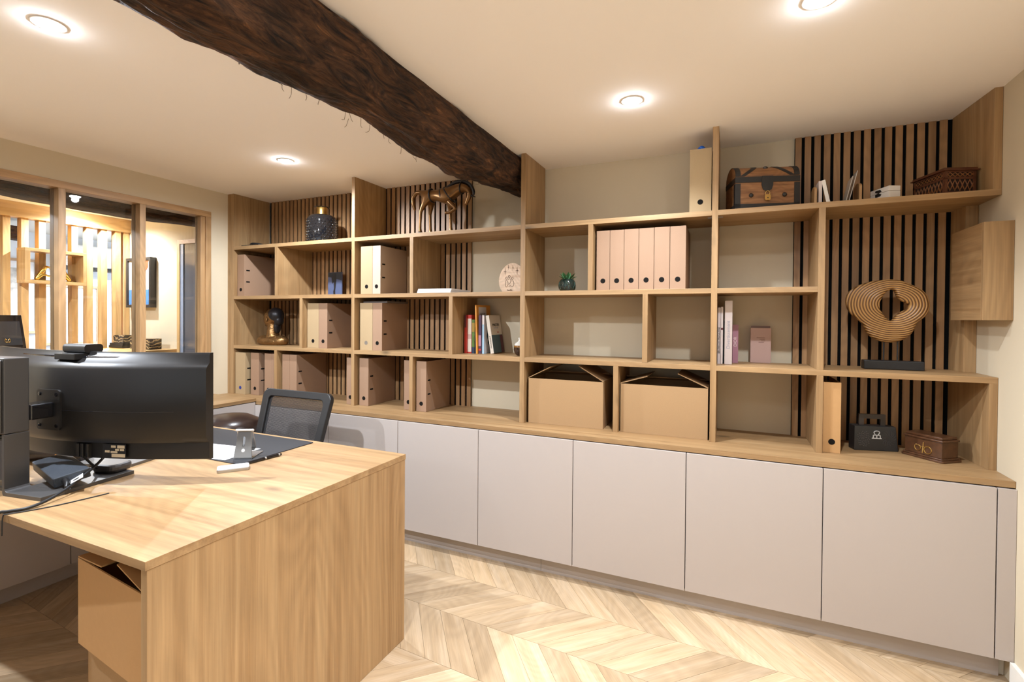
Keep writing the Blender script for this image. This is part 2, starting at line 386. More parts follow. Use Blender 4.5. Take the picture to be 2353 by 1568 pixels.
bx('frame_jamb', (fx0, GY0, GZ0 + 0.045), (fx1, GY0 + 0.042, 2.190), FRAMEW, win, 0.002)
bx('inner_jamb', (fx0 + 0.02, GY1 - 0.075, GZ0 + 0.045), (fx1 - 0.012, GY1 - 0.042, 2.190), FRAMEW, win, 0.002)
mull = [-0.634, -1.081, -1.528, -1.975]
for y in mull:
    bx('mullion', (fx0, y - 0.0185, GZ0 + 0.045), (fx1, y + 0.0185, 2.190), FRAMEW, win, 0.002)
edges = [GY1 - 0.075] + [v for y in mull for v in (y + 0.0185, y - 0.0185)] + [GY0 + 0.042]
for i in range(0, len(edges), 2):
    bx('pane', (XL - 0.045, edges[i + 1], GZ0 + 0.045), (XL - 0.039, edges[i], 2.190), GLASS, win)

# floor: chevron boards, each its own part
floor = structure(bx('floor', (XL - 4.2, YF_ - 0.15, -0.06), (XR + 0.15, YW_ + 2.4, -0.010), plain('subfloor', (0.10, 0.065, 0.035), 0.9)))
th = R(-3.6); ex = Vector((math.cos(th), math.sin(th), 0)); ey = Vector((-math.sin(th), math.cos(th), 0))
RH, SH, PW = 0.306, 0.275, 0.131
def plank_mesh(s):
    ang = math.atan2(RH, s * SH); L_ = math.hypot(RH, SH)
    bm = bmesh.new(); g = 0.0007
    # corners in row frame, centred
    c = [Vector((-s * SH / 2 + g, -RH / 2 + g)), Vector((-s * SH / 2 + PW - g, -RH / 2 + g)), Vector((s * SH / 2 + PW - g, RH / 2 - g)), Vector((s * SH / 2 + g, RH / 2 - g))]
    me_c = Vector((PW / 2, 0)); ca, sa = math.cos(-ang), math.sin(-ang)
    P = [((p - me_c).x * ca - (p - me_c).y * sa, (p - me_c).x * sa + (p - me_c).y * ca) for p in c]
    prism(bm, P, -0.010, 0.0, 'xy'); bmesh.ops.recalc_face_normals(bm, faces=bm.faces[:])
    me = bpy.data.meshes.new('plank'); bm.to_mesh(me); bm.free(); me.materials.append(PLANK); return me, ang
PM = {1: plank_mesh(1), -1: plank_mesh(-1)}
def project(p):
    q = cam.matrix_world.inverted() @ Vector(p)
    if q.z > -0.05: return None
    f = 1130.07; return (1175.68 + f * q.x / -q.z, 743.98 - f * q.y / -q.z, -q.z)
seam0 = Vector((-0.0295, -0.6698, 0))
planks = []
for k in range(-13, 5):
    s = 1 if k % 2 == 0 else -1
    off = seam0 + ey * (RH * (k + 0.5))
    for j in range(-34, 26):
        sh = SH / 2
        c = off + ex * (j * PW + sh + PW / 2)
        if not (XL + 0.06 < c.x < XR + 0.16 and YF_ + 0.2 < c.y < YW_ - 0.10): continue
        pr = project(c); vis = False
        if pr and -120 < pr[0] < 2450 and pr[1] < 1720:
            vis = c.y < 0.05 and (pr[0] > 860 or pr[0] < 340) and c.x > -2.15
        planks.append((pr[2] if pr else 99, vis, c.copy(), s))
vis = sorted([p for p in planks if p[1]], key=lambda p: p[0])[:290]
vs = {id(p) for p in vis}
for p in vis:
    me, ang = PM[p[3]]; o = bpy.data.objects.new('plank', me); COL.objects.link(o)
    o.parent = floor; o.location = p[2] - Vector(floor.location); o.rotation_euler = (0, 0, ang + th)
bm = bmesh.new()
for p in planks:
    if id(p) in vs: continue
    me, ang = PM[p[3]]; M_ = Matrix.Translation(p[2] - Vector(floor.location)) @ Matrix.Rotation(ang + th, 4, 'Z')
    n0 = len(bm.verts); bm.from_mesh(me); bm.verts.ensure_lookup_table()
    for v in bm.verts[n0:]: v.co = M_ @ v.co
rest = obj('plank_field', bm, PLANK, floor); rest['kind'] = 'stuff'

# ------------------------------------------------------------------ slatted panels on the back wall
PITCH, SW = 0.04375, 0.0290
slat_me = None
def slat_run(x0, n, last=None):
    global slat_me
    for i in range(n):
        x = x0 + i * PITCH
        if slat_me is None:
            o = bx('slat', (x, 0.337, WT), (x + SW, 0.346, ZC), SLAT, wall_back, 0.0); slat_me = o.data
        else:
            o = bpy.data.objects.new('slat', slat_me); COL.objects.link(o); o.parent = wall_back
            o.location = Vector((x + SW / 2, 0.3415, (WT + ZC) / 2)) - Vector(wall_back.location)
slat_run(-2.4990 - 0.002, 45)
slat_run(1.4250, 15)
bx('slat_backing', (-2.524, 0.346, WT), (-0.550, YW_, ZC), FELT, wall_back)
bx('slat_backing', (1.423, 0.346, WT), (2.113, YW_, ZC), FELT, wall_back)

# ------------------------------------------------------------------ base cabinets, worktop
seams = [-2.07, -1.933, -1.3615, -0.79, -0.2185, 0.3537, 0.9265, 1.4984, 2.083]
YD = -0.1645
names_c = ['narrow greige base cabinet in the corner behind the mesh chair', 'greige base cabinet door half hidden behind the mesh chair',
           'greige base cabinet right of the mesh chair', 'greige base cabinet just behind the end of the desk',
           'greige base cabinet below the empty bay and the book bay', 'greige base cabinet under the left cardboard box',
           'greige base cabinet under the right cardboard box', 'wide greige base cabinet at the far right under the carved caskets']
for i in range(len(seams) - 1):
    a, b = seams[i], seams[i + 1]
    t = thing('base_cabinet', names_c[i], 'cabinet', ((a + b) / 2, 0.09, 0.0), group='greige base cabinets along the back wall')
    bx('body', (a, YD + 0.02, 0.097), (b, YW_ - 0.004, WT - TH - 0.006), DARK, t)
    bx('door', (a + 0.0018, YD, 0.097), (b - 0.0018, YD + 0.019, WT - TH - 0.004), DOOR, t, 0.0008)
t = thing('filler_panel', 'narrow greige filler panel between the last cabinet and the right wall', 'panel', (2.112, 0.0, 0.0))
bx('board', (2.0855, YD, 0.097), (XR - 0.001, YD + 0.019, WT - TH - 0.004), DOOR, t, 0.0008)
bb = structure(thing('baseboard_back', None, None, (0.0, -0.1, 0.0)))
for a, b in ((-2.06, 0.155), (0.1565, 2.118)):
    bx('plinth_board', (a, -0.1056, 0.0), (b, -0.088, 0.0955), DOOR, bb)
bx('plinth_return', (2.119, -0.088, 0.0), (XR - 0.001, -0.07, 0.0955), SKIRT, bb)
wt = tag(bx('worktop', (XL, -0.1542, WT - TH), (XR - 0.001, YW_ - 0.001, WT), OX, None, 0.001),
         'long oak worktop running over the greige base cabinets', 'worktop')

# ------------------------------------------------------------------ bookcase
D_ = 0.3365
bc = thing('bookcase', 'oak built-in bookcase of open bays covering the whole back wall', 'bookcase', (-0.2, 0.17, WT))
ups = [(-2.5918, -2.5575), (-2.5572, -2.5221), (-1.3156, -1.2885), (-0.0297, 0.0), (1.0247, 1.0538)]
for a, b in ups: bx('upright', (a, 0.0, WT), (b, D_, ZC), OZ, bc, 0.0008)
for y0_, z0_, z1_ in ((0.0, S1, ZC), (0.205, S3, S1 - TH), (0.0, WT, S3 - TH)):   # scribed to the out-of-square right wall
    xa = 2.1135 - 0.0295 * y0_ / D_
    bm = bmesh.new(); prism(bm, [(xa, y0_), (XR - 0.001, y0_), (XR - 0.001, D_), (2.084, D_)], z0_, z1_, 'xy')
    bmesh.ops.translate(bm, verts=bm.verts[:], vec=-Vector(bc.location)); obj('upright', bm, OZ, bc, bevel=0.0008)
bays = [(-2.5221, -1.3156), (-1.2885, -0.0297), (0.0, 1.0247)]
for z in (S1, S2, S3):
    for a, b in bays: bx('shelf', (a, 0.0, z - TH), (b, D_, z), OX, bc, 0.0008)
bx('shelf', (1.0538, 0.0, S1 - TH), (XR - 0.001, D_, S1), OX, bc, 0.0008)
bx('shelf', (1.0538, 0.0, S2 - TH), (1.4909, D_, S2), OX, bc, 0.0008)
bx('shelf', (1.0538, 0.0, S3 - TH), (XR - 0.001, D_, S3), OX, bc, 0.0008)
divs = [(-2.0645, S2, S1), (-1.8085, S3, S2), (-2.0690, WT, S3), (-0.8245, S2, S1), (-0.5225, S3, S2), (-0.8237, WT, S3),
        (0.3815, S2, S1), (0.6840, S3, S2), (0.5300, WT, S3), (1.4909, S3, S1), (1.4909, WT, S3)]
for x, a, b in divs: bx('divider', (x, 0.0, a), (x + 0.0275, D_, b - TH), OZ, bc, 0.0008)
bx('shelf_pin', (1.0540, 0.05, S1 - TH - 0.003), (1.075, 0.062, S1 - TH), ALU, bc)
bx('shelf_pin', (1.0030, 0.05, S1 - TH - 0.003), (1.0245, 0.062, S1 - TH), ALU, bc)
# wall-hung oak box on the right wall
t = thing('wall_box', 'oak box cover hung on the right wall beside the ring sculpture', 'cover box', (2.095, 0.05, 1.433))
bx('front_panel', (2.047, -0.109, 1.4330), (XR - 0.001, -0.092, 1.8305), OZ, t, 0.0006)
bx('side_panel', (2.047, -0.0918, 1.4330), (2.064, 0.2035, 1.8305), OY, t, 0.0006)
bx('top_panel', (2.0645, -0.0918, 1.8130), (XR - 0.001, 0.2035, 1.8305), OX, t)
bx('bottom_panel', (2.0645, -0.0918, 1.4330), (XR - 0.001, 0.2035, 1.4505), OX, t)

# ------------------------------------------------------------------ old ceiling beam
def log(name, sec_fn, y0, y1, n, seg, mat, seed, amp):
    from mathutils import noise
    bm = bmesh.new(); rows = []
    for i in range(n + 1):
        y = y0 + (y1 - y0) * i / n; sec = sec_fn(y); row = []
        # resample the section outline
        P = [Vector((p[0], 0, p[1])) for p in sec]; P = smooth_path(P, max(1, seg // (len(P) - 1)))
        cx = sum(p.x for p in P) / len(P); cz = sum(p.z for p in P) / len(P)
        for p in P:
            q = Vector((p.x, y, p.z)); d = Vector((p.x - cx, 0, p.z - cz)).normalized()
            a = noise.noise(Vector((q.x * 5 + seed, y * 2.2, q.z * 5))) + 0.5 * noise.noise(Vector((q.x * 13, y * 6 + seed, q.z * 13))) + 0.26 * noise.noise(Vector((q.x * 34, y * 12 + seed, q.z * 34))) + 0.13 * noise.noise(Vector((q.x * 80, y * 26 + seed, q.z * 80)))
            f = 1.0 if p.z < ZC - 0.02 else 0.3
            row.append(bm.verts.new(q + d * amp * a * f))
        rows.append(row)
    for a, b in zip(rows, rows[1:]):
        for j in range(len(a) - 1): bm.faces.new((a[j], a[j + 1], b[j + 1], b[j]))
    bm.faces.new(rows[0]); bm.faces.new(rows[-1][::-1])
    return obj(name, bm, mat, None, smooth=True)
def sec1(y):
    t = min(1, max(0, (y + 0.9) / 1.25)); k = 0.055 * t * t
    w_ = 0.012 * math.sin(y * 4.1 + 0.6) + 0.010 * math.sin(y * 9.0)
    b = 0.014 * math.sin(y * 5.0 + 1.0)
    zb = 2.192 + 0.064 * t * t
    return [(-0.066, ZC + 0.02), (-0.055, 2.335), (-0.058, zb + 0.045), (-0.075, zb + 0.006), (-0.14, zb - 0.008 + b * 0.5), (-0.22, zb + 0.006 + b), (-0.296 + k * .6 + w_, zb + 0.035 + b * 0.6),
            (-0.335 + k + w_, 2.325), (-0.335 + k, ZC + 0.02)]
beam = tag(log('ceiling_beam', sec1, -3.9, YW_ - 0.001, 420, 96, BEAM, 3.7, 0.030), 'thick dark rough-hewn timber beam under the white ceiling', 'beam')
fib = bmesh.new()
for i in range(30):
    y = random.uniform(-1.7, 0.0); x = -0.27 + random.uniform(-0.06, 0.04); z = 2.215 + random.uniform(-.005, .02)
    tube(fib, [(x, y, z + 0.03), (x + random.uniform(-.008, .008), y + random.uniform(-.008, .008), z), (x + random.uniform(-.015, .015), y + random.uniform(-.02, .02), z - random.uniform(.003, .012))], 0.0008, 4, 2)
f_ = obj('splinter', fib, INKB, beam); f_.location = f_.location - Vector(beam.location); f_['kind'] = 'stuff'

# ------------------------------------------------------------------ downlights
LENS = emit('lamp_lens', (0.95, 0.98, 1.0), 110.0)
RIM = plain('lamp_rim', (0.80, 0.79, 0.77), 0.35)
def downlight(x, y, label, z=ZC, power=SPOT_W, col=LAMP_COL, cone=140, blend=0.6):
    t = thing('downlight', label, 'light', (x, y, z), group='recessed ceiling downlights')
    bm = bmesh.new(); lathe(bm, [(0.047, -0.0005), (0.049, -0.002), (0.046, -0.0035), (0.037, -0.0035), (0.034, -0.0005)], seg=36); obj('rim', bm, RIM, t, True)
    bm = bmesh.new(); lathe(bm, [(0.0335, -0.0008), (0.033, -0.0060), (0.028, -0.0110), (0.016, -0.0145), (0.004, -0.0155)], seg=32); obj('lens', bm, LENS, t, True)
    ld = bpy.data.lights.new('downlight_lamp', 'SPOT'); ld.energy = power; ld.color = col; ld.spot_size = R(cone); ld.spot_blend = blend; ld.shadow_soft_size = 0.020
    lo = bpy.data.objects.new('downlight_lamp', ld); COL.objects.link(lo); lo.parent = t; lo.location = (0, 0, -0.03)
    return t
downlight(-0.991, -1.812, 'ceiling downlight at the top left, above the monitor', power=SPOT_W * 1.9, cone=172, blend=0.5)
downlight(-1.4445, -0.449, 'ceiling downlight near the black vase, left of the beam', power=SPOT_W * 1.1, cone=174, blend=0.45)
downlight(0.702, -0.464, 'ceiling downlight right of the beam, above the six binders', power=SPOT_W * 1.15, cone=136, blend=0.95)
downlight(1.3516, -0.945, 'ceiling downlight cut by the top edge of the picture', power=SPOT_W * 0.95, blend=0.8)
downlight(-2.05, -2.45, 'added unseen ceiling downlight above the side cabinet, left of the picture', power=SPOT_W * 1.7, cone=172, blend=0.5)  # added outside the view to lift the left wall and ceiling
for x_, y_, l_ in ((0.95, -2.30, 'added unseen ceiling downlight right above the viewer'), (1.25, -2.05, 'added unseen ceiling downlight behind the viewer near the right wall'),
                   (0.25, -2.15, 'added unseen ceiling downlight behind the viewer next to the desk'), (1.6, -3.3, 'added unseen ceiling downlight by the rear fill window'), (0.7, -3.5, 'added unseen ceiling downlight in the middle of the rear part of the room')):
    downlight(x_, y_, l_, power=SPOT_W * 1.0, cone=84, blend=0.4)  # added out of view; narrow beams bounce off the floor to brighten the ceiling

# ================================================================== DESK, RETURN, CHAIR
desk = thing('desk', 'oak desk with a full-height oak side panel in the foreground', 'desk', (-1.13, -1.437, 0.0))
bx('desktop', (-2.068, -1.967, DT - 0.0235), (-0.189, -0.9065, DT), OX, desk, 0.0008)
bx('side_panel', (-0.2150, -1.962, 0.001), (-0.1905, -0.9095, DT - 0.0238), OZ, desk, 0.0008)
ret = thing('side_cabinet', 'low cabinet with an oak top running under the glazed partition', 'cabinet', (-2.33, -1.4, 0.0))
bx('top', (XL + 0.001, -3.0, DT - 0.0235), (-2.0695, -0.1555, DT), OY, ret, 0.0008)
bx('body', (XL + 0.02, -2.98, 0.1), (-2.092, -0.159, DT - 0.026), DOOR, ret)
yy = [-3.0, -2.42, -1.845, -1.27, -0.70, -0.1575]
for a, b in zip(yy, yy[1:]):
    bx('door', (-2.091, a + 0.0018, 0.1), (-2.072, b - 0.0018, DT - 0.028), DOOR, ret, 0.0008)
bx('plinth', (-2.165, -2.98, 0.0), (-2.148, -0.19, 0.098), DOOR, ret)

# mesh office chair (backrest parallel to the shelves, leaning back)
ch = thing('office_chair', 'black office chair with a see-through mesh back behind the desk', 'chair', (-1.33, -0.72, 0.0))
Mb = Matrix.Translation((0.0, 0.16, 0.56)) @ Matrix.Rotation(R(-16), 4, 'X')   # backrest frame: local x across, z up
def bar_loop(bm, outer, inner, y0, y1, M):
    n = len(outer); V = []
    for poly in (outer, inner):
        for y in (y0, y1): V.append([bm.verts.new(M @ Vector((u, y, v))) for u, v in poly])
    for i in range(n):
        j = (i + 1) % n
        bm.faces.new((V[0][i], V[0][j], V[1][j], V[1][i])); bm.faces.new((V[2][j], V[2][i], V[3][i], V[3][j]))
        bm.faces.new((V[0][j], V[0][i], V[2][i], V[2][j])); bm.faces.new((V[1][i], V[1][j], V[3][j], V[3][i]))
def taper(poly, k):                      # narrower at the bottom
    return [(u * (1 - k * (0.42 - v)), v) for u, v in poly]
bm = bmesh.new()
bar_loop(bm, taper(rrect(-0.285, -0.10, 0.285, 0.42, 0.05, 6), 0.22), taper(rrect(-0.232, -0.04, 0.232, 0.375, 0.03, 6), 0.22), -0.016, 0.016, Mb)
obj('back_frame', bm, BLACK, ch, bevel=0.005)
bm = bmesh.new()
MESHG = plain('chair_mesh', (0.035, 0.035, 0.038), 0.6)
sp = 0.0056
for i in range(int(0.47 / sp)):
    x = -0.235 + i * sp; a = Mb @ Vector((x * (1 - 0.22 * 0.46), 0.0, -0.05)); b = Mb @ Vector((x, 0.0, 0.38)); cyl(bm, a, b, 0.00125, seg=4, cap=False)
for i in range(int(0.42 / sp)):
    z = -0.045 + i * sp; k = 1 - 0.22 * (0.42 - z)
    cyl(bm, Mb @ Vector((-0.237 * k, 0.002, z)), Mb @ Vector((0.237 * k, 0.002, z)), 0.00125, seg=4, cap=False)
obj('mesh_panel', bm, MESHG, ch)
bm = bmesh.new(); prism(bm, rrect(-0.25, -0.24, 0.25, 0.22, 0.08), 0.46, 0.53, 'xy'); obj('seat', bm, BLACK, ch, bevel=0.02)
bm = bmesh.new(); tube(bm, [(0, 0.1, 0.44), (0, 0.24, 0.45), (0, 0.25, 0.56), (0, 0.21, 0.66)], 0.022); obj('back_bracket', bm, BLACK, ch, True)
bm = bmesh.new(); cyl(bm, (0, 0, 0.10), (0, 0, 0.455), 0.026); obj('gas_column', bm, BLACK, ch, True)
for k in range(5):
    a = R(72 * k + 20); bm = bmesh.new(); cyl(bm, (0.02 * math.cos(a), 0.02 * math.sin(a), 0.115), (0.27 * math.cos(a), 0.27 * math.sin(a), 0.075), 0.022, 0.014, 10); lg = obj('leg', bm, BLACK, ch, True)
    bm = bmesh.new(); cx, cy = 0.27 * math.cos(a), 0.27 * math.sin(a); cyl(bm, (cx - 0.02 * math.sin(a), cy + 0.02 * math.cos(a), 0.03), (cx + 0.02 * math.sin(a), cy - 0.02 * math.cos(a), 0.03), 0.029, seg=16)
    c_ = obj('castor', bm, BLACK, lg, True); c_.location = c_.location - lg.location
# dark leather pouf between desk and side cabinet
t = thing('pouf', 'dark glossy leather pouf with a domed top left of the mesh chair', 'pouf', (-1.865, -0.52, 0.0))
bm = bmesh.new(); lathe(bm, [(0.15, 0.002), (0.185, 0.03), (0.198, 0.2), (0.2, 0.6), (0.197, 0.71), (0.18, 0.745), (0.12, 0.775), (0.05, 0.786), (0.01, 0.788)], seg=40); obj('cushion', bm, LEATHER, t, True)
bm = bmesh.new(); lathe(bm, [(0.2, 0.60), (0.2035, 0.604), (0.2, 0.608)], seg=40); obj('seam', bm, BLACK, t, True)

# cardboard boxes under the desk
def carton(name, label, loc, rz, sx, sy, sz, flaps, mat=CARD, tilt=0.0, lean=0.0):
    t = thing(name, label, 'box', loc, rz)
    if tilt: t.rotation_euler = (tilt, lean, rz)
    k = 0.004; bm = bmesh.new()
    cube(bm, (-sx / 2, -sy / 2, 0), (sx / 2, sy / 2, k)); cube(bm, (-sx / 2, -sy / 2, k), (sx / 2, -sy / 2 + k, sz)); cube(bm, (-sx / 2, sy / 2 - k, k), (sx / 2, sy / 2, sz))
    cube(bm, (-sx / 2, -sy / 2 + k, k), (-sx / 2 + k, sy / 2 - k, sz)); cube(bm, (sx / 2 - k, -sy / 2 + k, k), (sx / 2, sy / 2 - k, sz))
    obj('body', bm, mat, t)
    for side, ln, ang in flaps:          # flaps hinge on the top edges; ang 0 = lying shut, 90 = upright
        bm = bmesh.new(); a = R(ang)
        if side in 'lr':
            s = -1 if side == 'l' else 1
            M_ = Matrix.Translation((s * sx / 2, 0, sz + 0.0005)) @ Matrix.Rotation(a * s, 4, 'Y')
            cube(bm, (min(0, -s * ln), -sy / 2 + 0.001, 0), (max(0, -s * ln), sy / 2 - 0.001, 0.004), M_)
        else:
            s = -1 if side == 'f' else 1
            M_ = Matrix.Translation((0, s * sy / 2, sz + 0.0005)) @ Matrix.Rotation(-a * s, 4, 'X')
            cube(bm, (-sx / 2 + 0.001, min(0, -s * ln), 0), (sx / 2 - 0.001, max(0, -s * ln), 0.004), M_)
        obj('flap', bm, mat, t)
    return t
carton('cardboard_box', 'orange-brown cardboard box with loose flaps tucked under the desk', (-0.432, -1.78, 0.452), R(-6), 0.40, 0.27, 0.255, [('l', 0.15, 3), ('r', 0.16, 14), ('b', 0.12, 6)], CARDO)
carton('cardboard_box', 'lower cardboard box with a torn front standing on the floor under the desk', (-0.432, -1.76, 0.001), R(-4), 0.40, 0.25, 0.445, [('f', 0.1, -75)], CARD)

# ================================================================== MONITOR
C0 = Vector((-1.128, -1.757, 0)); yaw = R(8.5)
mon = thing('monitor', 'wide curved black monitor seen from behind on the desk', 'monitor', (C0.x, C0.y, DT), yaw)
HW, SAG = 0.555, 0.140
def back_y(x): return 0.002 + SAG * (x / HW) ** 2                      # rear shell, local y away from viewer
def scr_y(x): return 0.072 + 0.101 * (x / HW) ** 2                     # screen side
bm = bmesh.new(); n = 48; rows = []
z0, z1 = 0.085, 0.471
for i in range(n + 1):
    x = -HW + 2 * HW * i / n; yb, ys = back_y(x), scr_y(x); e = min(1, (HW - abs(x)) / 0.09); k = (1 - e) ** 2 * 0.01
    ys = max(ys, yb + 0.022)
    mid = (yb + ys) / 2
    prof = [(ys, z0), (ys - 0.012, z0), (yb + (ys - yb) * .45, z0 + 0.004), (yb + (ys - yb) * .45, z0 + 0.062), (yb + 0.012, z0 + 0.064), (yb, z0 + 0.085), (yb, z1 - 0.06), (yb + 0.006, z1 - 0.047),
            (yb + 0.016, z1 - 0.036), (ys - 0.016, z1 - 0.010), (ys - 0.012, z1), (ys, z1)]
    rows.append([bm.verts.new((x, y, z)) for y, z in prof])
for a, b in zip(rows, rows[1:]):
    m_ = len(a)
    for j in range(m_): bm.faces.new((a[j], a[(j + 1) % m_], b[(j + 1) % m_], b[j]))
bm.faces.new(rows[0]); bm.faces.new(rows[-1][::-1])
obj('rear_shell', bm, MONB, mon, True)
bm = bmesh.new(); rows = []
for i in range(n + 1):
    x = -HW + 0.008 + 2 * (HW - 0.008) * i / n; ys = max(scr_y(x), back_y(x) + 0.022)
    rows.append([bm.verts.new((x, ys + 0.0006, z0 + 0.012)), bm.verts.new((x, ys + 0.0006, z1 - 0.008))])
for a, b in zip(rows, rows[1:]): bm.faces.new((a[0], b[0], b[1], a[1]))
obj('screen', bm, SCREEN, mon)
bm = bmesh.new()     # top vent slots and the raised mid seam
for xa, xb in ((-0.46, -0.02), (0.10, 0.46)):
    P = [Vector((xa + (xb - xa) * i / 16, 0, 0)) for i in range(17)]
    tube(bm, [(p.x, back_y(p.x) + 0.040, z1 - 0.0205) for p in P], 0.0045, 6, 1)
obj('vent', bm, BLACKG, mon, True)
bm = bmesh.new(); tube(bm, [(x / 100, back_y(x / 100) - 0.0002, 0.262 - 0.0) for x in range(-50, 47, 4)], 0.0011, 5, 1); obj('seam', bm, BLACKG, mon, True)
bm = bmesh.new(); prism(bm, rrect(-0.058, 0.19, 0.058, 0.335, 0.012), -0.0035, 0.010, 'xz'); vp = obj('mount_plate', bm, MONB, mon)
for sx_ in (-0.042, 0.042):
    for sz_ in (0.206, 0.319):
        bm = bmesh.new(); cyl(bm, (sx_, -0.0055, sz_), (sx_, -0.003, sz_), 0.0065, seg=14); s_ = obj('screw', bm, BLACKG, vp); s_.location = s_.location - vp.location
bm = bmesh.new(); prism(bm, rrect(-0.040, 0.238, 0.030, 0.292, 0.006), -0.072, -0.0036, 'xz'); obj('arm', bm, BLACKG, mon, bevel=0.004)
# rating plate, ports
bm = bmesh.new(); cube(bm, (0.20, 0.046, 0.094), (0.29, 0.0472, 0.143)); o = obj('rating_plate', bm, BLACKG, mon); o.rotation_euler = (0, 0, R(10)); o.location.y = 0.050; rp_ = o
LBL = plain('label_print', (0.62, 0.55, 0.42), 0.5)
def on_plate(mn, mx): 
    b = bmesh.new(); cube(b, (mn[0], -0.0014, mn[1]), (mx[0], -0.0004, mx[1])); return b
bm = bmesh.new()
for (a, b, c, d) in ((-0.012, 0.012, 0.006, 0.020), (0.012, 0.010, 0.040, 0.021), (0.004, 0.001, 0.018, 0.008), (0.022, 0.001, 0.038, 0.008), (-0.036, -0.006, -0.018, 0.002), (-0.014, -0.007, 0.012, 0.000)):
    cube(bm, (a, -0.0014, b), (c, -0.0004, d))
cube(bm, (-0.01, -0.0014, -0.022), (0.042, -0.0004, -0.010))
obj('lettering', bm, LBL, rp_)
for i_, x_ in enumerate((0.10, 0.118, 0.14)):
    bm = bmesh.new(); yb = back_y(x_) + 0.03
    cube(bm, (x_ - 0.006, yb - 0.012, 0.092), (x_ + 0.006, yb + 0.012, 0.142)); obj('plug', bm, BLACK, mon, bevel=0.002)
# stand: housing, two bent side plates, foot plates
bm = bmesh.new(); cube(bm, (-0.155, -0.142, 0.205), (0.024, -0.072, 0.458)); obj('stand_housing', bm, STANDG, mon, bevel=0.003)
bm = bmesh.new(); prism(bm, rrect(-0.150, 0.208, 0.014, 0.452, 0.004), -0.1465, -0.142, 'xz'); obj('housing_face', bm, STANDG, mon, bevel=0.0015)
bm = bmesh.new()
prism(bm, [(0.024, 0.203), (0.012, 0.203), (0.012, 0.012), (0.014, 0.004), (0.018, 0.0), (0.195, 0.0), (0.195, 0.013), (0.034, 0.013), (0.027, 0.016), (0.024, 0.022)], -0.142, -0.072, 'xz')
obj('side_plate', bm, STANDG, mon, bevel=0.0012)
bm = bmesh.new(); cube(bm, (0.030, -0.072, 0.0), (0.195, 0.158, 0.013)); obj('foot_plate', bm, STANDG, mon, bevel=0.0012)
bm = bmesh.new(); prism(bm, [(-0.155, 0.203), (-0.143, 0.203), (-0.143, 0.0), (-0.32, 0.0), (-0.32, 0.013), (-0.155, 0.013)], -0.142, -0.072, 'xz'); obj('side_plate', bm, STANDG, mon, bevel=0.0012)
bm = bmesh.new(); cube(bm, (-0.10, -0.11, 0.0), (-0.035, -0.08, 0.204)); obj('inner_column', bm, BLACKG, mon)
bm = bmesh.new()   # shield emblem on the housing
SH_ = [(-0.011, 0.014), (0.011, 0.014), (0.011, -0.004), (0.006, -0.013), (0, -0.016), (-0.006, -0.013), (-0.011, -0.004)]
cx_, cz_ = -0.046, 0.345
for poly in (SH_,):
    inner = [(u * 0.84, v * 0.84) for u, v in poly]
    bar_loop(bm, poly, inner, -0.0005, 0.0005, Matrix.Translation((cx_, -0.1470, cz_)))
for (a, b) in ((-0.005, 0.008), (0.004, -0.006)):
    for q in range(4):
        u = R(90 * q); cube(bm, (cx_ + a - 0.0006 + 0.002 * math.cos(u), -0.1474, cz_ + b - 0.0006 + 0.002 * math.sin(u)), (cx_ + a + 0.0006 + 0.002 * math.cos(u), -0.1466, cz_ + b + 0.0006 + 0.002 * math.sin(u)))
for k in range(3):
    tube(bm, [(cx_ - 0.008, -0.1471, cz_ + 0.003 - k * 0.003), (cx_ - 0.003, -0.1471, cz_ + 0.0045 - k * 0.003), (cx_ + 0.003, -0.1471, cz_ + 0.0005 - k * 0.003), (cx_ + 0.008, -0.1471, cz_ + 0.003 - k * 0.003)], 0.0004, 4, 3)
obj('emblem', bm, LBL, mon)
# webcam lying over the top edge
t = thing('webcam', 'black webcam with a bracket clipped on top of the curved monitor', 'webcam', (0, 0, 0))
Mm = Matrix.Translation(mon.location) @ Matrix.Rotation(yaw, 4, 'Z')
wp = Mm @ Vector((0.055, 0.055, z1 - 0.028)); t.location = wp; t.rotation_euler = (0, 0, yaw)
bm = bmesh.new(); cube(bm, (-0.05, -0.042, 0.0), (0.05, 0.020, 0.022)); obj('bracket', bm, BLACK, t, bevel=0.002)
bm = bmesh.new(); prism(bm, rrect(-0.012, 0.0225, 0.052, 0.054, 0.012), -0.055, 0.055, 'yz'); obj('body', bm, BLACK, t, True)
bm = bmesh.new(); cyl(bm, (0, 0.0525, 0.038), (0, 0.0545, 0.038), 0.010); obj('lens', bm, BLACKG, t)

# ------------------------------------------------------------------ things on the desk
def at_desk(x, y, h=0.0): return (x, y, DT + h)
t = thing('power_adapter', 'black power brick with a grainy lid lying on the monitor foot', 'power adapter', at_desk(-1.085, -1.737, 0.020), R(-10))
t.rotation_euler = (R(9), R(4), R(-10))
bm = bmesh.new(); prism(bm, rrect(-0.125, -0.050, 0.125, 0.050, 0.006), 0.012, 0.046, 'xy'); obj('case', bm, plain('black_grain', (0.035, 0.045, 0.06), 0.45, noise=0.5, nscale=500, bump=0.5), t, bevel=0.003)
bm = bmesh.new(); tube(bm, [(0.125, -0.02, 0.028), (0.15, -0.022, 0.027), (0.17, -0.03, 0.020)], [0.010, 0.008, 0.005], 10); obj('strain_relief', bm, BLACK, t, True)
t = thing('battery_pack', 'rounded dark grey gadget at the far end of the monitor foot', 'gadget', at_desk(-1.035, -1.605, 0.0135), R(15))
bm = bmesh.new(); prism(bm, rrect(-0.055, -0.045, 0.055, 0.045, 0.03), 0.0, 0.030, 'xy'); obj('body', bm, STANDG, t, bevel=0.010)
t = thing('sleeve', 'dark rolled sleeve lying behind the power brick', 'sleeve', at_desk(-1.44, -1.62), R(20))
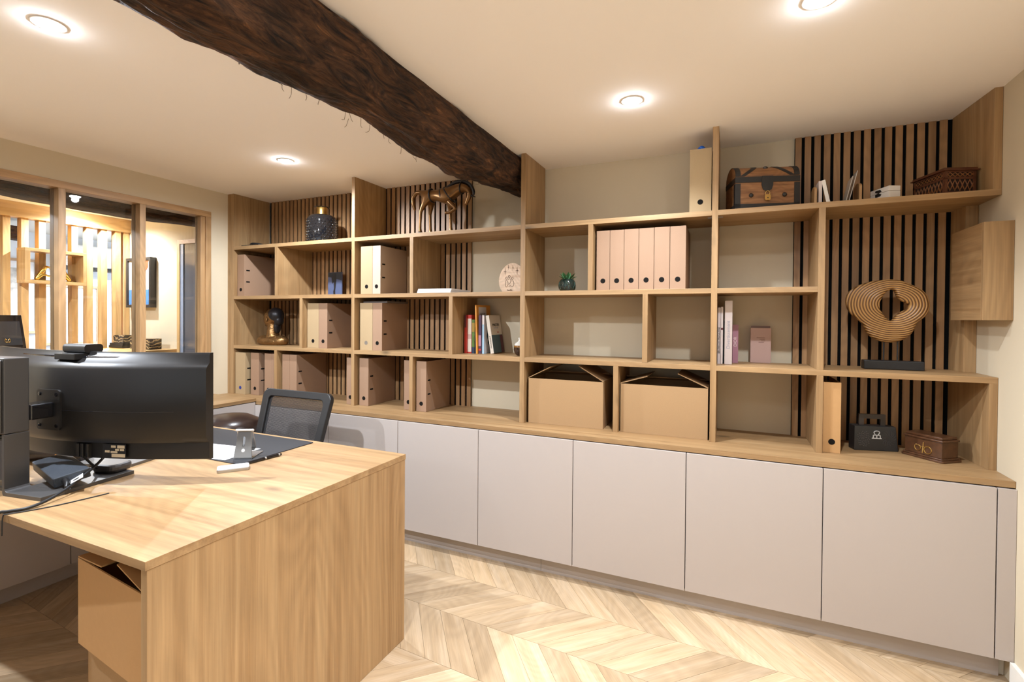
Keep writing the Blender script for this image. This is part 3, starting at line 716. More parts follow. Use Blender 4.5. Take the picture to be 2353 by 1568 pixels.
bm = bmesh.new(); cyl(bm, (-0.12, 0, 0.032), (0.16, 0, 0.032), 0.031, seg=24); obj('roll', bm, LEATHER, t, True)
bm = bmesh.new(); cyl(bm, (0.05, 0, 0.032), (0.062, 0, 0.032), 0.0318, seg=24); obj('band', bm, plain('orange_band', (0.55, 0.25, 0.06), 0.6), t, True)
t = thing('tablet', 'grey flat tablet lying under the monitor', 'tablet', at_desk(-1.20, -1.50), R(15))
bm = bmesh.new(); prism(bm, rrect(-0.13, -0.09, 0.13, 0.09, 0.012), 0.0, 0.012, 'xy'); obj('body', bm, plain('grey_case', (0.16, 0.15, 0.14), 0.5), t, bevel=0.002)
t = thing('cable', 'thick black cable curving over the desk edge at the left', 'cable', at_desk(-0.95, -1.85))
P = [(-1.02, -1.62, 0.10), (-0.985, -1.67, 0.07), (-0.945, -1.735, 0.045), (-0.905, -1.80, 0.026), (-0.875, -1.865, 0.012), (-0.865, -1.92, 0.006), (-0.885, -1.958, 0.0055), (-0.90, -1.974, 0.003), (-0.905, -1.981, -0.03), (-0.91, -1.983, -0.10)]
bm = bmesh.new(); tube(bm, [(a + 0.95, b + 1.85, c) for a, b, c in P], 0.0048, 10); obj('cord', bm, BLACK, t, True)
t = thing('cable', 'thin black cord lying beside the thick cable on the desk', 'cable', at_desk(-0.85, -1.85))
P = [(-0.80, -1.735, 0.002), (-0.81, -1.80, 0.002), (-0.825, -1.87, 0.002), (-0.85, -1.93, 0.002), (-0.868, -1.9655, 0.0025), (-0.872, -1.975, -0.003), (-0.875, -1.976, -0.06)]
bm = bmesh.new(); tube(bm, [(a + 0.85, b + 1.85, c) for a, b, c in P], 0.0018, 8); obj('cord', bm, BLACK, t, True)
t = thing('cable_tag', 'white paper tag wrapped round the monitor cable', 'tag', at_desk(-0.93, -1.765, 0.040), R(-25))
t.rotation_euler = (R(28), 0, R(-25))
bm = bmesh.new(); cube(bm, (-0.05, -0.018, 0.0), (0.02, 0.018, 0.0012)); tg = obj('paper', bm, PAPER, t)
for k in range(3):
    bm = bmesh.new(); cube(bm, (-0.008 + 0.005 * k, -0.010, 0.0014), (-0.0055 + 0.005 * k, 0.006, 0.0018)); q = obj('lettering', bm, INK, tg); q.location = q.location - tg.location
t = thing('cable', 'black video cable hanging from the back of the monitor', 'cable', at_desk(-1.0, -1.66))
Q = [Mm @ Vector(v) for v in ((0.118, 0.035, 0.092), (0.116, 0.06, 0.06), (0.10, 0.09, 0.032), (0.06, 0.115, 0.019), (0.02, 0.125, 0.014), (-0.06, 0.13, 0.0055), (-0.13, 0.12, 0.0055))]
bm = bmesh.new(); tube(bm, [(v.x + 1.0, v.y + 1.66, v.z - DT) for v in Q], 0.0042, 10); obj('cord', bm, BLACK, t, True)
for k, zz in enumerate((0.185, 0.175, 0.012, 0.005)):
    t = thing('cable', ['upper black cable looping behind the monitor stand', 'second black cable looping behind the monitor stand', 'black cable coiled on the desk left of the monitor stand', 'lowest black cable coiled on the desk left of the stand'][k], 'cable', Mm @ Vector((-0.06, -0.06, 0)))
    t.rotation_euler = (0, 0, yaw)
    bm = bmesh.new(); tube(bm, [(-0.10, 0.0, zz), (-0.03, -0.055 + 0.006 * k, zz), (0.05, -0.05 + 0.004 * k, zz + 0.004), (0.066, -0.01, zz + 0.001)], 0.0042, 8); obj('cord', bm, BLACK, t, True)
# desk mat, papers, stand, pen, hub
t = thing('desk_mat', 'black desk mat along the far edge of the desk', 'desk mat', at_desk(-1.10, -1.13))
bm = bmesh.new(); prism(bm, rrect(-0.40, -0.20, 0.40, 0.196, 0.012), 0.0003, 0.0032, 'xy'); obj('sheet', bm, MAT_, t)
t = thing('paper_sheet', 'printed white sheet lying on the desk mat by the phone stand', 'paper', at_desk(-0.962, -1.24, 0.0034), R(7))
bm = bmesh.new(); cube(bm, (-0.15, -0.095, 0.0), (0.15, 0.095, 0.0008)); sh_ = obj('sheet', bm, PAPER, t)
GREYI = plain('grey_ink', (0.35, 0.35, 0.42), 0.8)
for k in range(12):
    bm = bmesh.new(); cube(bm, (-0.02, -0.08 + k * 0.0135, 0.0009), (-0.02 + random.uniform(0.06, 0.14), -0.0788 + k * 0.0135, 0.0011)); q = obj('lettering', bm, GREYI, sh_); q.location = q.location - sh_.location
ps = thing('phone_stand', 'grey aluminium folding phone stand on the desk mat', 'phone stand', at_desk(-0.775, -1.232, 0.0036), R(28))
bm = bmesh.new(); prism(bm, rrect(-0.038, -0.045, 0.038, 0.070, 0.006), 0.0, 0.004, 'xy'); obj('base', bm, ALU, ps, bevel=0.001)
Mp = Matrix.Translation((0, -0.043, 0.004)) @ Matrix.Rotation(R(-10), 4, 'X')
bm = bmesh.new()   # upright plate with the slot cut through
PL = [(-0.037, 0.0), (0.037, 0.0), (0.027, 0.112), (-0.027, 0.112)]
def plate_hole(bm, M):
    hol = rrect(-0.0055, 0.045, 0.0055, 0.088, 0.0054, 4)
    n_ = len(hol); out = []
    for u, v in hol:                      # push the hole outline out to the plate rim
        a = math.atan2((v - 0.0665) * 0.6, u); 
        cand = None
        for (p, q) in zip(PL, PL[1:] + PL[:1]):
            d = (math.cos(a), math.sin(a)); e = (q[0] - p[0], q[1] - p[1]); den = d[0] * e[1] - d[1] * e[0]
            if abs(den) < 1e-9: continue
            w_ = (p[0], p[1] - 0.0665); tt = (w_[0] * e[1] - w_[1] * e[0]) / den; ss = (w_[0] * d[1] - w_[1] * d[0]) / den
            if tt > 0 and -1e-6 <= ss <= 1 + 1e-6: cand = (d[0] * tt, d[1] * tt + 0.0665); break
        out.append(cand or (u, v))
    bar_loop(bm, out, hol, -0.002, 0.002, M)
plate_hole(bm, Mp); obj('upright', bm, ALU, ps)
bm = bmesh.new(); cyl(bm, Mp @ Vector((0, -0.0025, 0.030)), Mp @ Vector((0, 0.0025, 0.030)), 0.0075, seg=20); obj('cable_hole', bm, SILVER, ps)
bm = bmesh.new(); cyl(bm, Mp @ Vector((-0.036, 0, 0.114)), Mp @ Vector((0.036, 0, 0.114)), 0.0052, seg=14); obj('hinge', bm, SILVER, ps, True)
Mq = Mp @ Matrix.Translation((0, 0, 0.114)) @ Matrix.Rotation(R(-150), 4, 'X')
bm = bmesh.new(); cube(bm, (-0.033, -0.0018, 0.0), (0.033, 0.0018, 0.085), Mq); cube(bm, (-0.033, -0.0018, 0.085), (-0.014, 0.02, 0.088), Mq); cube(bm, (0.014, -0.0018, 0.085), (0.033, 0.02, 0.088), Mq); obj('cradle', bm, ALU, ps, bevel=0.0006)
t = thing('pen', 'black ballpoint pen with a silver ring beside the desk mat', 'pen', at_desk(-0.668, -1.235, 0.0), R(84))
bm = bmesh.new(); cyl(bm, (-0.075, 0, 0.0065), (0.062, 0, 0.0065), 0.0056, seg=14); cyl(bm, (-0.098, 0, 0.0065), (-0.075, 0, 0.0065), 0.0018, 0.0050, 12); obj('barrel', bm, BLACKG, t, True)
for x_ in (0.0, 0.062):
    bm = bmesh.new(); cyl(bm, (x_, 0, 0.0065), (x_ + 0.007, 0, 0.0065), 0.0062, seg=14); obj('ring', bm, ALU, t, True)
bm = bmesh.new(); cyl(bm, (0.069, 0, 0.0065), (0.078, 0, 0.0065), 0.0056, 0.004, 14); obj('cap_end', bm, BLACKG, t, True)
t = thing('usb_hub', 'small flat white and silver gadget lying on the desk by the pen', 'gadget', at_desk(-0.667, -1.378), R(53))
bm = bmesh.new(); prism(bm, rrect(-0.056, -0.033, 0.056, 0.033, 0.010), 0.0, 0.0105, 'xy'); obj('case', bm, ALU, t, bevel=0.001)
bm = bmesh.new(); prism(bm, rrect(-0.0545, -0.0315, 0.0545, 0.0315, 0.009), 0.0106, 0.0125, 'xy'); obj('lid', bm, SILVER, t)

# ================================================================== BINDERS
BH, BD = 0.333, 0.300
def binder(x0, x1, yf, z, label, mat=KRAFT, hole=INK, h=BH, d=BD, slots=True, group=None):
    w_ = x1 - x0; t = thing('binder', label, 'binder', ((x0 + x1) / 2, yf + d / 2, z), group=group or 'kraft board binders on the shelves')
    k = 0.0032; X, Y = w_ / 2 - 0.0004, d / 2
    d = d / 2
    bm = bmesh.new(); prism(bm, [(-X, d), (-X, -d), (X, -d), (X, d), (X - k, d), (X - k, -d + k), (-X + k, -d + k), (-X + k, d)], 0.0004, h, 'xy'); obj('cover', bm, mat, t, bevel=0.0006)
    bm = bmesh.new(); cube(bm, (-X + k + 0.004, -d + 0.03, 0.004), (X - k - 0.004, d - 0.008, h - 0.022)); obj('pages', bm, PAPER, t)
    bm = bmesh.new(); cyl(bm, (0, -d - 0.0006, 0.052), (0, -d + 0.0005, 0.052), 0.0138, seg=22); obj('finger_hole', bm, hole, t)
    if slots:
        for zz in (h * 0.345, h * 0.62):
            bm = bmesh.new(); cube(bm, (X - 0.0004, -d + 0.018, zz - 0.005), (X + 0.0006, -d + 0.050, zz + 0.005)); obj('slot', bm, INK, t)
    return t
binder(-2.5180, -2.4385, 0.030, S2, 'kraft binder alone in the top-left bay under the shelf with the vase')
binder(-1.7755, -1.6640, 0.045, S3, 'wide yellowish kraft binder right of the bronze bust bay', KRAFTY)
binder(-1.6630, -1.5805, 0.045, S3, 'pinkish kraft binder with two slots, right of the wide yellowish one', KRAFT)
binder(-2.5140, -2.4000, 0.010, WT, 'yellowish kraft binder with a large blue disc in the bottom-left corner bay', KRAFTY, NAVY)
binder(-2.3620, -2.2700, 0.030, WT, 'pink kraft binder just right of the one with the blue disc')
binder(-2.2080, -2.1290, 0.030, WT, 'third pink kraft binder in the bottom-left corner bay')
binder(-2.1280, -2.0725, 0.030, WT, 'slim kraft binder squeezed against the divider in the bottom-left corner bay')
binder(-2.0170, -1.9405, 0.030, WT, 'left of the two kraft binders right behind the mesh chair')
binder(-1.9395, -1.8680, 0.030, WT, 'right of the two kraft binders right behind the mesh chair, slotted side showing')
binder(-1.3860, -1.3180, 0.033, WT, 'kraft binder half hidden by the second upright, right of the mesh chair')
binder(-1.2590, -1.1565, 0.030, S2, 'cream kraft binder, left of the pair under the bronze horse shelf', KRAFTY)
binder(-1.1555, -1.0873, 0.030, S2, 'pale kraft binder with slots, right of the pair under the bronze horse shelf', KRAFTP)
binder(-1.2785, -1.1665, 0.045, S3, 'yellowish kraft binder under a flat folder in the middle row', KRAFTY, ALU)
binder(-1.1655, -1.0840, 0.045, S3, 'pink kraft binder with slots right of the one under the flat folder')
binder(-1.2720, -1.1920, 0.035, WT, 'single kraft binder on the worktop beside the second upright')
binder(-0.8975, -0.8255, 0.045, WT, 'kraft binder on the worktop half hidden by the short divider')
binder(-0.7875, -0.7090, 0.030, WT, 'kraft binder on the worktop directly right of the short divider')
ed = [0.4221, 0.4985, 0.5765, 0.6565, 0.7370, 0.8185, 0.8999]
nth = ['leftmost', 'second from the left', 'third from the left', 'third from the right', 'second from the right', 'rightmost']
for i in range(6):
    binder(ed[i] + 0.0008, ed[i + 1] - 0.0008, 0.030, S2, 'salmon kraft binder, %s of the row of six' % nth[i], KRAFT, slots=False, group='row of six binders beside the potted plant')
binder(0.9140, 1.0205, 0.020, S1, 'wide ochre binder on the top shelf beside the wooden chest', KRAFTY, h=0.326, slots=False)
t = thing('cloth_bundle', 'small blue and black bundle on top of the ochre binder', 'bundle', (0.955, 0.10, S1 + 0.3275))
bm = bmesh.new(); tube(bm, [(-0.03, 0, 0.008), (-0.005, 0.01, 0.018), (0.012, -0.01, 0.022), (0.03, 0.0, 0.012)], [0.006, 0.012, 0.014, 0.008], 10); obj('blue_wrap', bm, BLUE, t, True)
bm = bmesh.new(); tube(bm, [(-0.045, 0.0, 0.004), (-0.03, 0.005, 0.010), (-0.02, 0, 0.006)], 0.004, 8); obj('cord', bm, BLACK, t, True)
binder(1.5225, 1.5945, 0.025, WT, 'tall orange kraft binder in the bottom-right bay beside the black case', CARDO, slots=False)
t = thing('folder', 'flat grey folder lying on top of the yellowish binder in the middle row', 'folder', (-1.17, 0.2, S3 + 0.334))
bm = bmesh.new(); cube(bm, (-0.10, -0.13, 0.0), (0.11, 0.11, 0.012)); obj('sheets', bm, plain('grey_folder', (0.12, 0.10, 0.09), 0.5), t)
t = thing('paper_stack', 'stack of white paper lying in the bay below the bronze horse', 'paper stack', (-0.655, 0.16, S2), R(3))
for k in range(3):
    bm = bmesh.new(); cube(bm, (-0.125 + 0.002 * k, -0.142 + 0.003 * k, 0.0004 + 0.0092 * k), (0.122 + 0.002 * k, 0.142, 0.0092 + 0.0092 * k)); obj('ream', bm, PAPER, t)

# cardboard boxes on the worktop
b1 = carton('cardboard_box', 'left cardboard box with raised flaps standing on the worktop', (0.240, 0.180, WT + 0.0006), R(1.0), 0.448, 0.30, 0.266, [('l', 0.155, 27), ('r', 0.165, 30), ('b', 0.13, 12)])
b2 = carton('cardboard_box', 'right cardboard box with raised flaps standing on the worktop', (0.7905, 0.180, WT + 0.0006), R(0), 0.450, 0.30, 0.266, [('l', 0.150, 17), ('r', 0.165, 24), ('b', 0.13, 10)])

# ================================================================== BOOKS
def book(x0, x1, yf, z, h, d, mat, label, group, cover=None, tilt=0.0, name='book', band=None):
    t = thing(name, label, 'book', ((x0 + x1) / 2, yf + d / 2, z), group=group)
    if tilt: t.rotation_euler = (0, R(tilt), 0)
    X = (x1 - x0) / 2 - 0.0003; Y = d / 2
    bm = bmesh.new(); k = min(0.0016, X * 0.3); prism(bm, [(-X, Y), (-X, -Y), (X, -Y), (X, Y), (X - k, Y), (X - k, -Y + k), (-X + k, -Y + k), (-X + k, Y)], 0.0004, h, 'xy'); obj('cover', bm, mat, t)
    bm = bmesh.new(); cube(bm, (-X + k, -Y + k, 0.003), (X - k, Y - 0.003, h - 0.003)); obj('pages', bm, PAPER, t)
    if band:
        for (za, zb, m) in band:
            bm = bmesh.new(); cube(bm, (-X - 0.0002, -Y - 0.0004, za), (X + 0.0002, -Y + 0.0002, zb)); obj('spine_band', bm, m, t)
    return t, X, Y
G1 = 'books leaning together in the middle bay'
RED = plain('red_cover', (0.42, 0.03, 0.02), 0.45); DRED = plain('dark_red', (0.09, 0.015, 0.02), 0.5); GREEN = plain('green_cover', (0.10, 0.17, 0.03), 0.5, noise=0.7, nscale=40)
YEL = plain('mustard', (0.34, 0.22, 0.04), 0.5); NAV = plain('navy_cover', (0.02, 0.035, 0.075), 0.5); ORG = plain('orange_cover', (0.62, 0.26, 0.03), 0.5)
PUR = plain('purple_cover', (0.055, 0.02, 0.05), 0.45); LBL_ = plain('pale_blue_cover', (0.34, 0.50, 0.62), 0.5); CRM = plain('cream_cover', (0.62, 0.55, 0.46), 0.6); TEAL = plain('teal_cover', (0.012, 0.06, 0.085), 0.4)
MAUV = plain('mauve_cover', (0.33, 0.16, 0.21), 0.5); ROSE = plain('rose_cover', (0.46, 0.31, 0.27), 0.6); WHB = plain('white_cover', (0.66, 0.58, 0.56), 0.5); GRB = plain('grey_white_cover', (0.52, 0.46, 0.46), 0.5)
book(-0.4775, -0.4635, 0.125, S3, 0.252, 0.17, RED, 'thin red book with a dark red top, leftmost of the leaning books', G1, band=[(0.17, 0.252, DRED)])
book(-0.4630, -0.4340, 0.140, S3, 0.252, 0.17, RED, 'cream-spined book with a red cover edge beside the thin red book', G1, band=[(0.01, 0.095, CRM), (0.095, 0.125, ROSE), (0.125, 0.228, CRM)])
book(-0.4335, -0.4130, 0.145, S3, 0.222, 0.17, GREEN, 'green and yellow patterned book between the cream and navy books', G1, band=[(0.14, 0.20, YEL), (0.0, 0.04, NAV)])
book(-0.4125, -0.4010, 0.150, S3, 0.150, 0.15, NAV, 'short navy book beside the tall orange one', G1)
tb, X, Y = book(-0.3935, -0.3825, 0.130, S3, 0.318, 0.20, ORG, 'tall orange book with a white printed cover among the leaning books', G1, tilt=-2.0)
bm = bmesh.new(); cube(bm, (X + 0.0001, -Y + 0.03, 0.02), (X + 0.0008, Y - 0.06, 0.305)); cv = obj('cover_print', bm, plain('cover_white', (0.62, 0.58, 0.55), 0.6), tb)
lettering('NOTE', 0.028, INKB, tb, (X + 0.0010, -0.01, 0.255), (R(90), 0, R(90)))
book(-0.3815, -0.3625, 0.140, S3, 0.250, 0.17, PUR, 'dark purple book right of the tall orange one', G1, band=[(0.02, 0.032, RED), (0.05, 0.12, MAUV)])
tb, X, Y = book(-0.3615, -0.3460, 0.150, S3, 0.250, 0.17, LBL_, 'pale blue and white book behind the leaning teal one', G1, band=[(0.19, 0.25, WHB)])
bm = bmesh.new(); cube(bm, (X + 0.0001, -Y + 0.002, 0.004), (X + 0.0007, Y - 0.002, 0.247)); obj('cover_print', bm, plain('cover_grey', (0.45, 0.43, 0.44), 0.6), tb)
for (ya, za, s_) in ((-0.035, 0.115, 0.024), (-0.022, 0.07, 0.018)):
    bm = bmesh.new(); prism(bm, [(ya - s_ * .55, za), (ya, za - s_), (ya + s_ * .55, za), (ya, za + s_)], X + 0.0008, X + 0.0012, 'yz'); obj('diamond_print', bm, TEAL, tb)
tb, X, Y = book(-0.3045, -0.2805, 0.165, S3, 0.250, 0.165, CRM, 'thick white and teal book leaning left against the other books', G1, tilt=-9.0)
tb.location.z += 0.0022
bm = bmesh.new(); cube(bm, (X + 0.0001, -Y, 0.0004), (X + 0.0007, Y, 0.12)); obj('cover_print', bm, TEAL, tb)
bm = bmesh.new(); cube(bm, (X + 0.0008, Y - 0.045, 0.0004), (X + 0.0011, Y - 0.004, 0.118)); obj('cover_print', bm, DRED, tb)
lettering('MASTER', 0.027, INK, tb, (X + 0.0009, 0.0, 0.185), (R(90), 0, R(90)))
lettering('le guide complet', 0.010, GREYI, tb, (X + 0.0009, 0.0, 0.166), (R(90), 0, R(90)))
lettering('MANAGEMENT', 0.012, INK, tb, (0.0, -Y - 0.0006, 0.075), (R(90), R(-90), 0))
lettering('edition', 0.010, RED, tb, (X + 0.0009, 0.02, 0.137), (R(90), 0, R(90)))
G2 = 'magazines and books beside the third upright'
tb, X, Y = book(1.0560, 1.0705, 0.115, S3, 0.298, 0.20, GRB, 'grey magazine volume with a printed spine right beside the third upright', G2)
lettering('BRUXELLES MAGAZINE', 0.0135, INK, tb, (0.0, -Y - 0.0006, 0.125), (R(90), R(-90), 0))
book(1.0715, 1.0815, 0.115, S3, 0.302, 0.20, WHB, 'very thin white magazine between the grey volume and the thick white book', G2, band=[(0.18, 0.19, DRED)])
book(1.0825, 1.0885, 0.150, S3, 0.230, 0.17, BLACK, 'thin black notebook between the white magazine and the thick white book', G2)
tb, X, Y = book(1.0895, 1.1260, 0.112, S3, 0.333, 0.20, WHB, 'tall thick white book with a script title on its spine', G2)
lettering('Divertissement', 0.024, GREYI, tb, (0.0, -Y - 0.0006, 0.155), (R(90), R(-90), 0))
tb, X, Y = book(1.1280, 1.1570, 0.225, S3, 0.207, 0.105, MAUV, 'short mauve book with DIOR on its spine', G2)
lettering('DIOR', 0.022, plain('pale_pink_ink', (0.75, 0.62, 0.62), 0.5), tb, (0.0, -Y - 0.0006, 0.115), (R(90), R(-90), 0))
t = thing('gift_box', 'flat rose box standing upright against the wall beside the mauve book', 'box', (1.268, 0.30, S3))
bm = bmesh.new(); cube(bm, (-0.05, -0.012, 0.0005), (0.05, 0.012, 0.190)); obj('body', bm, ROSE, t, bevel=0.001)
bm = bmesh.new(); cube(bm, (-0.047, 0.013, 0.0005), (0.047, 0.026, 0.201)); obj('back_tray', bm, plain('rose_dark', (0.25, 0.16, 0.13), 0.6), t)
bm = bmesh.new()
for k, (a, b) in enumerate(((-0.02, 0.02), (-0.006, 0.02), (0.002, 0.022), (-0.01, 0.016))):
    cube(bm, (a, -0.0128, 0.135 - 0.008 * k), (b, -0.0119, 0.138 - 0.008 * k))
obj('lettering', bm, plain('rose_ink', (0.22, 0.12, 0.10), 0.6), t)

# ================================================================== ORNAMENTS
# quilted black vase
t = thing('vase', 'glossy black studded bottle vase with a gold neck on the top-left shelf', 'vase', (-1.715, 0.125, S1))
bm = bmesh.new(); lathe(bm, [(0.09, 0.0005), (0.104, 0.008), (0.108, 0.05), (0.1075, 0.16), (0.103, 0.185), (0.088, 0.204), (0.05, 0.214), (0.042, 0.216)], seg=48); obj('body', bm, CERAM, t, True)
bm = bmesh.new()
for r_ in range(9):
    for k in range(26):
        a = 2 * math.pi * (k + 0.5 * (r_ % 2)) / 26; z_ = 0.016 + r_ * 0.0195
        rad = 0.1065 if z_ < 0.165 else 0.103
        ball(bm, (rad * math.cos(a), rad * math.sin(a), z_), (0.0075, 0.0075, 0.0075), 1)
obj('studs', bm, CERAM, t, True)['kind'] = 'stuff'
bm = bmesh.new(); lathe(bm, [(0.041, 0.213), (0.039, 0.23), (0.039, 0.262), (0.041, 0.266)], seg=32); obj('neck', bm, BRASS, t, True)
bm = bmesh.new(); lathe(bm, [(0.040, 0.2655), (0.057, 0.268), (0.058, 0.271), (0.038, 0.2725), (0.03, 0.268)], seg=32); obj('lip', bm, CERAM, t, True)
t = thing('tray', 'flat dark tray lying at the left end of the top shelf', 'tray', (-2.39, 0.17, S1))
bm = bmesh.new(); prism(bm, rrect(-0.12, -0.14, 0.14, 0.13, 0.05), 0.0004, 0.013, 'xy'); obj('plate', bm, BLACKG, t, bevel=0.003)
bm = bmesh.new(); tube(bm, [(-0.03, -0.10, 0.013), (0.0, -0.11, 0.024), (0.05, -0.09, 0.022), (0.09, -0.06, 0.014)], [0.004, 0.010, 0.010, 0.004], 10); obj('ornament', bm, BRONZED, t, True)
# small picture panel
t = thing('photo_panel', 'small dark blue panel with a black ribbon figure leaning on the slats', 'picture', (-1.735, 0.285, S2))
bm = bmesh.new(); cube(bm, (-0.071, -0.004, 0.0005), (0.071, 0.004, 0.190)); obj('panel', bm, plain('slate_blue', (0.075, 0.095, 0.17), 0.35), t)
bm = bmesh.new(); prism(bm, [(-0.012, 0.0), (0.005, 0.0), (0.004, 0.05), (0.012, 0.10), (0.016, 0.15), (0.006, 0.182), (-0.006, 0.178), (-0.034, 0.145), (-0.026, 0.10), (-0.012, 0.115), (-0.008, 0.06), (-0.016, 0.04)], -0.0056, -0.0042, 'xz'); obj('figure', bm, BLACK, t)
bm = bmesh.new(); prism(bm, [(-0.070, 0.189), (-0.070, 0.155), (-0.04, 0.15), (0.0, 0.14), (0.070, 0.125), (0.070, 0.189)], -0.0050, -0.0041, 'xz'); obj('upper_field', bm, MAT_, t)

# bronze horse
horse = thing('horse_statue', 'bronze horse statue with dark straps, head bowed and one foreleg raised', 'statue', (-0.66, 0.13, S1))
def hv(x, y, z, r): return (x + 0.66, y - 0.13, z - S1, r)
V = [hv(-0.7763, .13, 2.2560, .044), hv(-0.6926, .13, 2.2480, .039), hv(-0.6106, .13, 2.2400, .046), hv(-0.5700, .13, 2.2600, .044), hv(-0.5218, .13, 2.2820, .040), hv(-0.4740, .13, 2.2790, .032), hv(-0.4420, .13, 2.2440, .021), hv(-0.4590, .13, 2.1990, .016), hv(-0.4800, .13, 2.1640, .010),
     hv(-0.8200, .13, 2.2780, .020), hv(-0.8610, .13, 2.2830, .015), hv(-0.8900, .13, 2.2550, .016), hv(-0.8890, .13, 2.2066, .017), hv(-0.8738, .13, 2.1598, .008),
     hv(-0.7760, .108, 2.2120, .026), hv(-0.8080, .10, 2.1434, .012), hv(-0.8100, .10, 2.0831, .0095), hv(-0.8130, .10, 2.0300, .0105), hv(-0.8100, .10, 1.9970, .015),
     hv(-0.7560, .155, 2.2050, .024), hv(-0.7770, .165, 2.1406, .012), hv(-0.7740, .165, 2.0791, .010), hv(-0.7720, .165, 2.0250, .011), hv(-0.7690, .165, 1.9970, .015),
     hv(-0.5960, .105, 2.1980, .022), hv(-0.5270, .09, 2.1380, .013), hv(-0.5766, .09, 2.1160, .0095), hv(-0.6120, .09, 2.1170, .012),
     hv(-0.6120, .155, 2.1950, .022), hv(-0.6160, .165, 2.1450, .013), hv(-0.6120, .165, 2.0800, .0105), hv(-0.6090, .165, 2.0250, .011), hv(-0.6060, .165, 1.9970, .016)]
E_ = [(0, 1), (1, 2), (2, 3), (3, 4), (4, 5), (5, 6), (6, 7), (7, 8), (0, 9), (9, 10), (10, 11), (11, 12), (12, 13), (0, 14), (14, 15), (15, 16), (16, 17), (17, 18), (0, 19), (19, 20), (20, 21), (21, 22), (22, 23), (2, 24), (24, 25), (25, 26), (26, 27), (2, 28), (28, 29), (29, 30), (30, 31), (31, 32)]
skin('body', V, E_, BRONZE, horse, 2)
def hp(x, z, y=0.0): return (x + 0.66, y, z - S1)
bm = bmesh.new(); tube(bm, [hp(-0.640, 2.283), hp(-0.60, 2.304), hp(-0.548, 2.3235), hp(-0.487, 2.3200), hp(-0.440, 2.2900), hp(-0.419, 2.2500), hp(-0.421, 2.2250)], [0.006, 0.010, 0.012, 0.012, 0.011, 0.009, 0.006], 10); obj('mane', bm, BRONZED, horse, True)
def strap(pts, w_=0.006, name='strap'):
    bm = bmesh.new(); tube(bm, pts, w_, 8, 4); obj(name, bm, BRONZED, horse, True)
def hoop(x, z, rx, rz, tilt, w_):
    P = []
    for k in range(17):
        a = 2 * math.pi * k / 16; P.append((x + 0.66 + tilt * rz * math.sin(a), rx * math.cos(a), z - S1 + rz * math.sin(a)))
    bm = bmesh.new(); tube(bm, P, w_, 8, 1); obj('strap', bm, BRONZED, horse, True)
hoop(-0.738, 2.2520, 0.042, 0.044, -0.10, 0.006); hoop(-0.650, 2.2430, 0.043, 0.045, -0.22, 0.006); hoop(-0.600, 2.2440, 0.046, 0.052, -0.72, 0.0055); hoop(-0.505, 2.2820, 0.038, 0.040, 0.10, 0.004)
for yy_ in (-0.008, 0.008):
    bm = bmesh.new(); cyl(bm, hp(-0.432, 2.222, yy_), hp(-0.412, 2.215, yy_ * 1.8), 0.006, 0.0015, 8); obj('ear', bm, BRONZED, horse, True)
for (x_, y_) in ((-0.810, -0.03), (-0.769, 0.035), (-0.606, 0.035)):
    bm = bmesh.new(); lathe(bm, [(0.019, 0.0006), (0.018, 0.012), (0.014, 0.024)], (x_ + 0.66, y_, 0.0), 14); obj('hoof', bm, BRONZED, horse, True)

# bronze bust, head in profile to the left
bust = thing('bust_statue', 'hammered bronze bust of a head facing left in the left bay', 'statue', (-2.285, 0.17, S3))
bm = bmesh.new()
ball(bm, (0.0, 0.0, 0.028), (0.155, 0.075, 0.050), 3); ball(bm, (-0.085, 0, 0.035), (0.07, 0.06, 0.045), 3); ball(bm, (0.085, 0, 0.035), (0.07, 0.06, 0.045), 3)
cyl(bm, (0.0, 0, 0.04), (0.0, 0, 0.175), 0.055, 0.036, 20)
ball(bm, (-0.018, 0, 0.215), (0.062, 0.052, 0.078), 3)
ball(bm, (0.028, 0, 0.235), (0.070, 0.058, 0.068), 3)
ball(bm, (-0.055, 0, 0.165), (0.022, 0.026, 0.018), 2); ball(bm, (-0.078, 0, 0.205), (0.016, 0.010, 0.014), 2, Matrix.Rotation(R(25), 4, 'Y'))
ball(bm, (-0.068, 0, 0.182), (0.012, 0.018, 0.006), 2); ball(bm, (-0.066, 0, 0.238), (0.016, 0.036, 0.008), 2)
bmesh.ops.bisect_plane(bm, geom=bm.verts[:] + bm.edges[:] + bm.faces[:], plane_co=(0, 0, 0.0006), plane_no=(0, 0, -1), clear_outer=True)
bmesh.ops.holes_fill(bm, edges=[e for e in bm.edges if e.is_boundary])
blob('figure', bm, 0.0045, BRONZEB, bust)
bm = bmesh.new(); ball(bm, (0.036, 0, 0.240), (0.066, 0.060, 0.066), 3); ball(bm, (0.070, 0, 0.200), (0.036, 0.040, 0.045), 2); ball(bm, (0.052, 0, 0.150), (0.022, 0.034, 0.060), 2); blob('hair', bm, 0.005, BRONZED, bust)
for s in (-1, 1):
    bm = bmesh.new(); ball(bm, (-0.01, s * 0.052, 0.205), (0.010, 0.005, 0.017), 2); obj('ear', bm, BRONZEB, bust, True)
    bm = bmesh.new(); ball(bm, (-0.062, s * 0.022, 0.222), (0.006, 0.010, 0.005), 2); obj('eye', bm, BRONZED, bust, True)

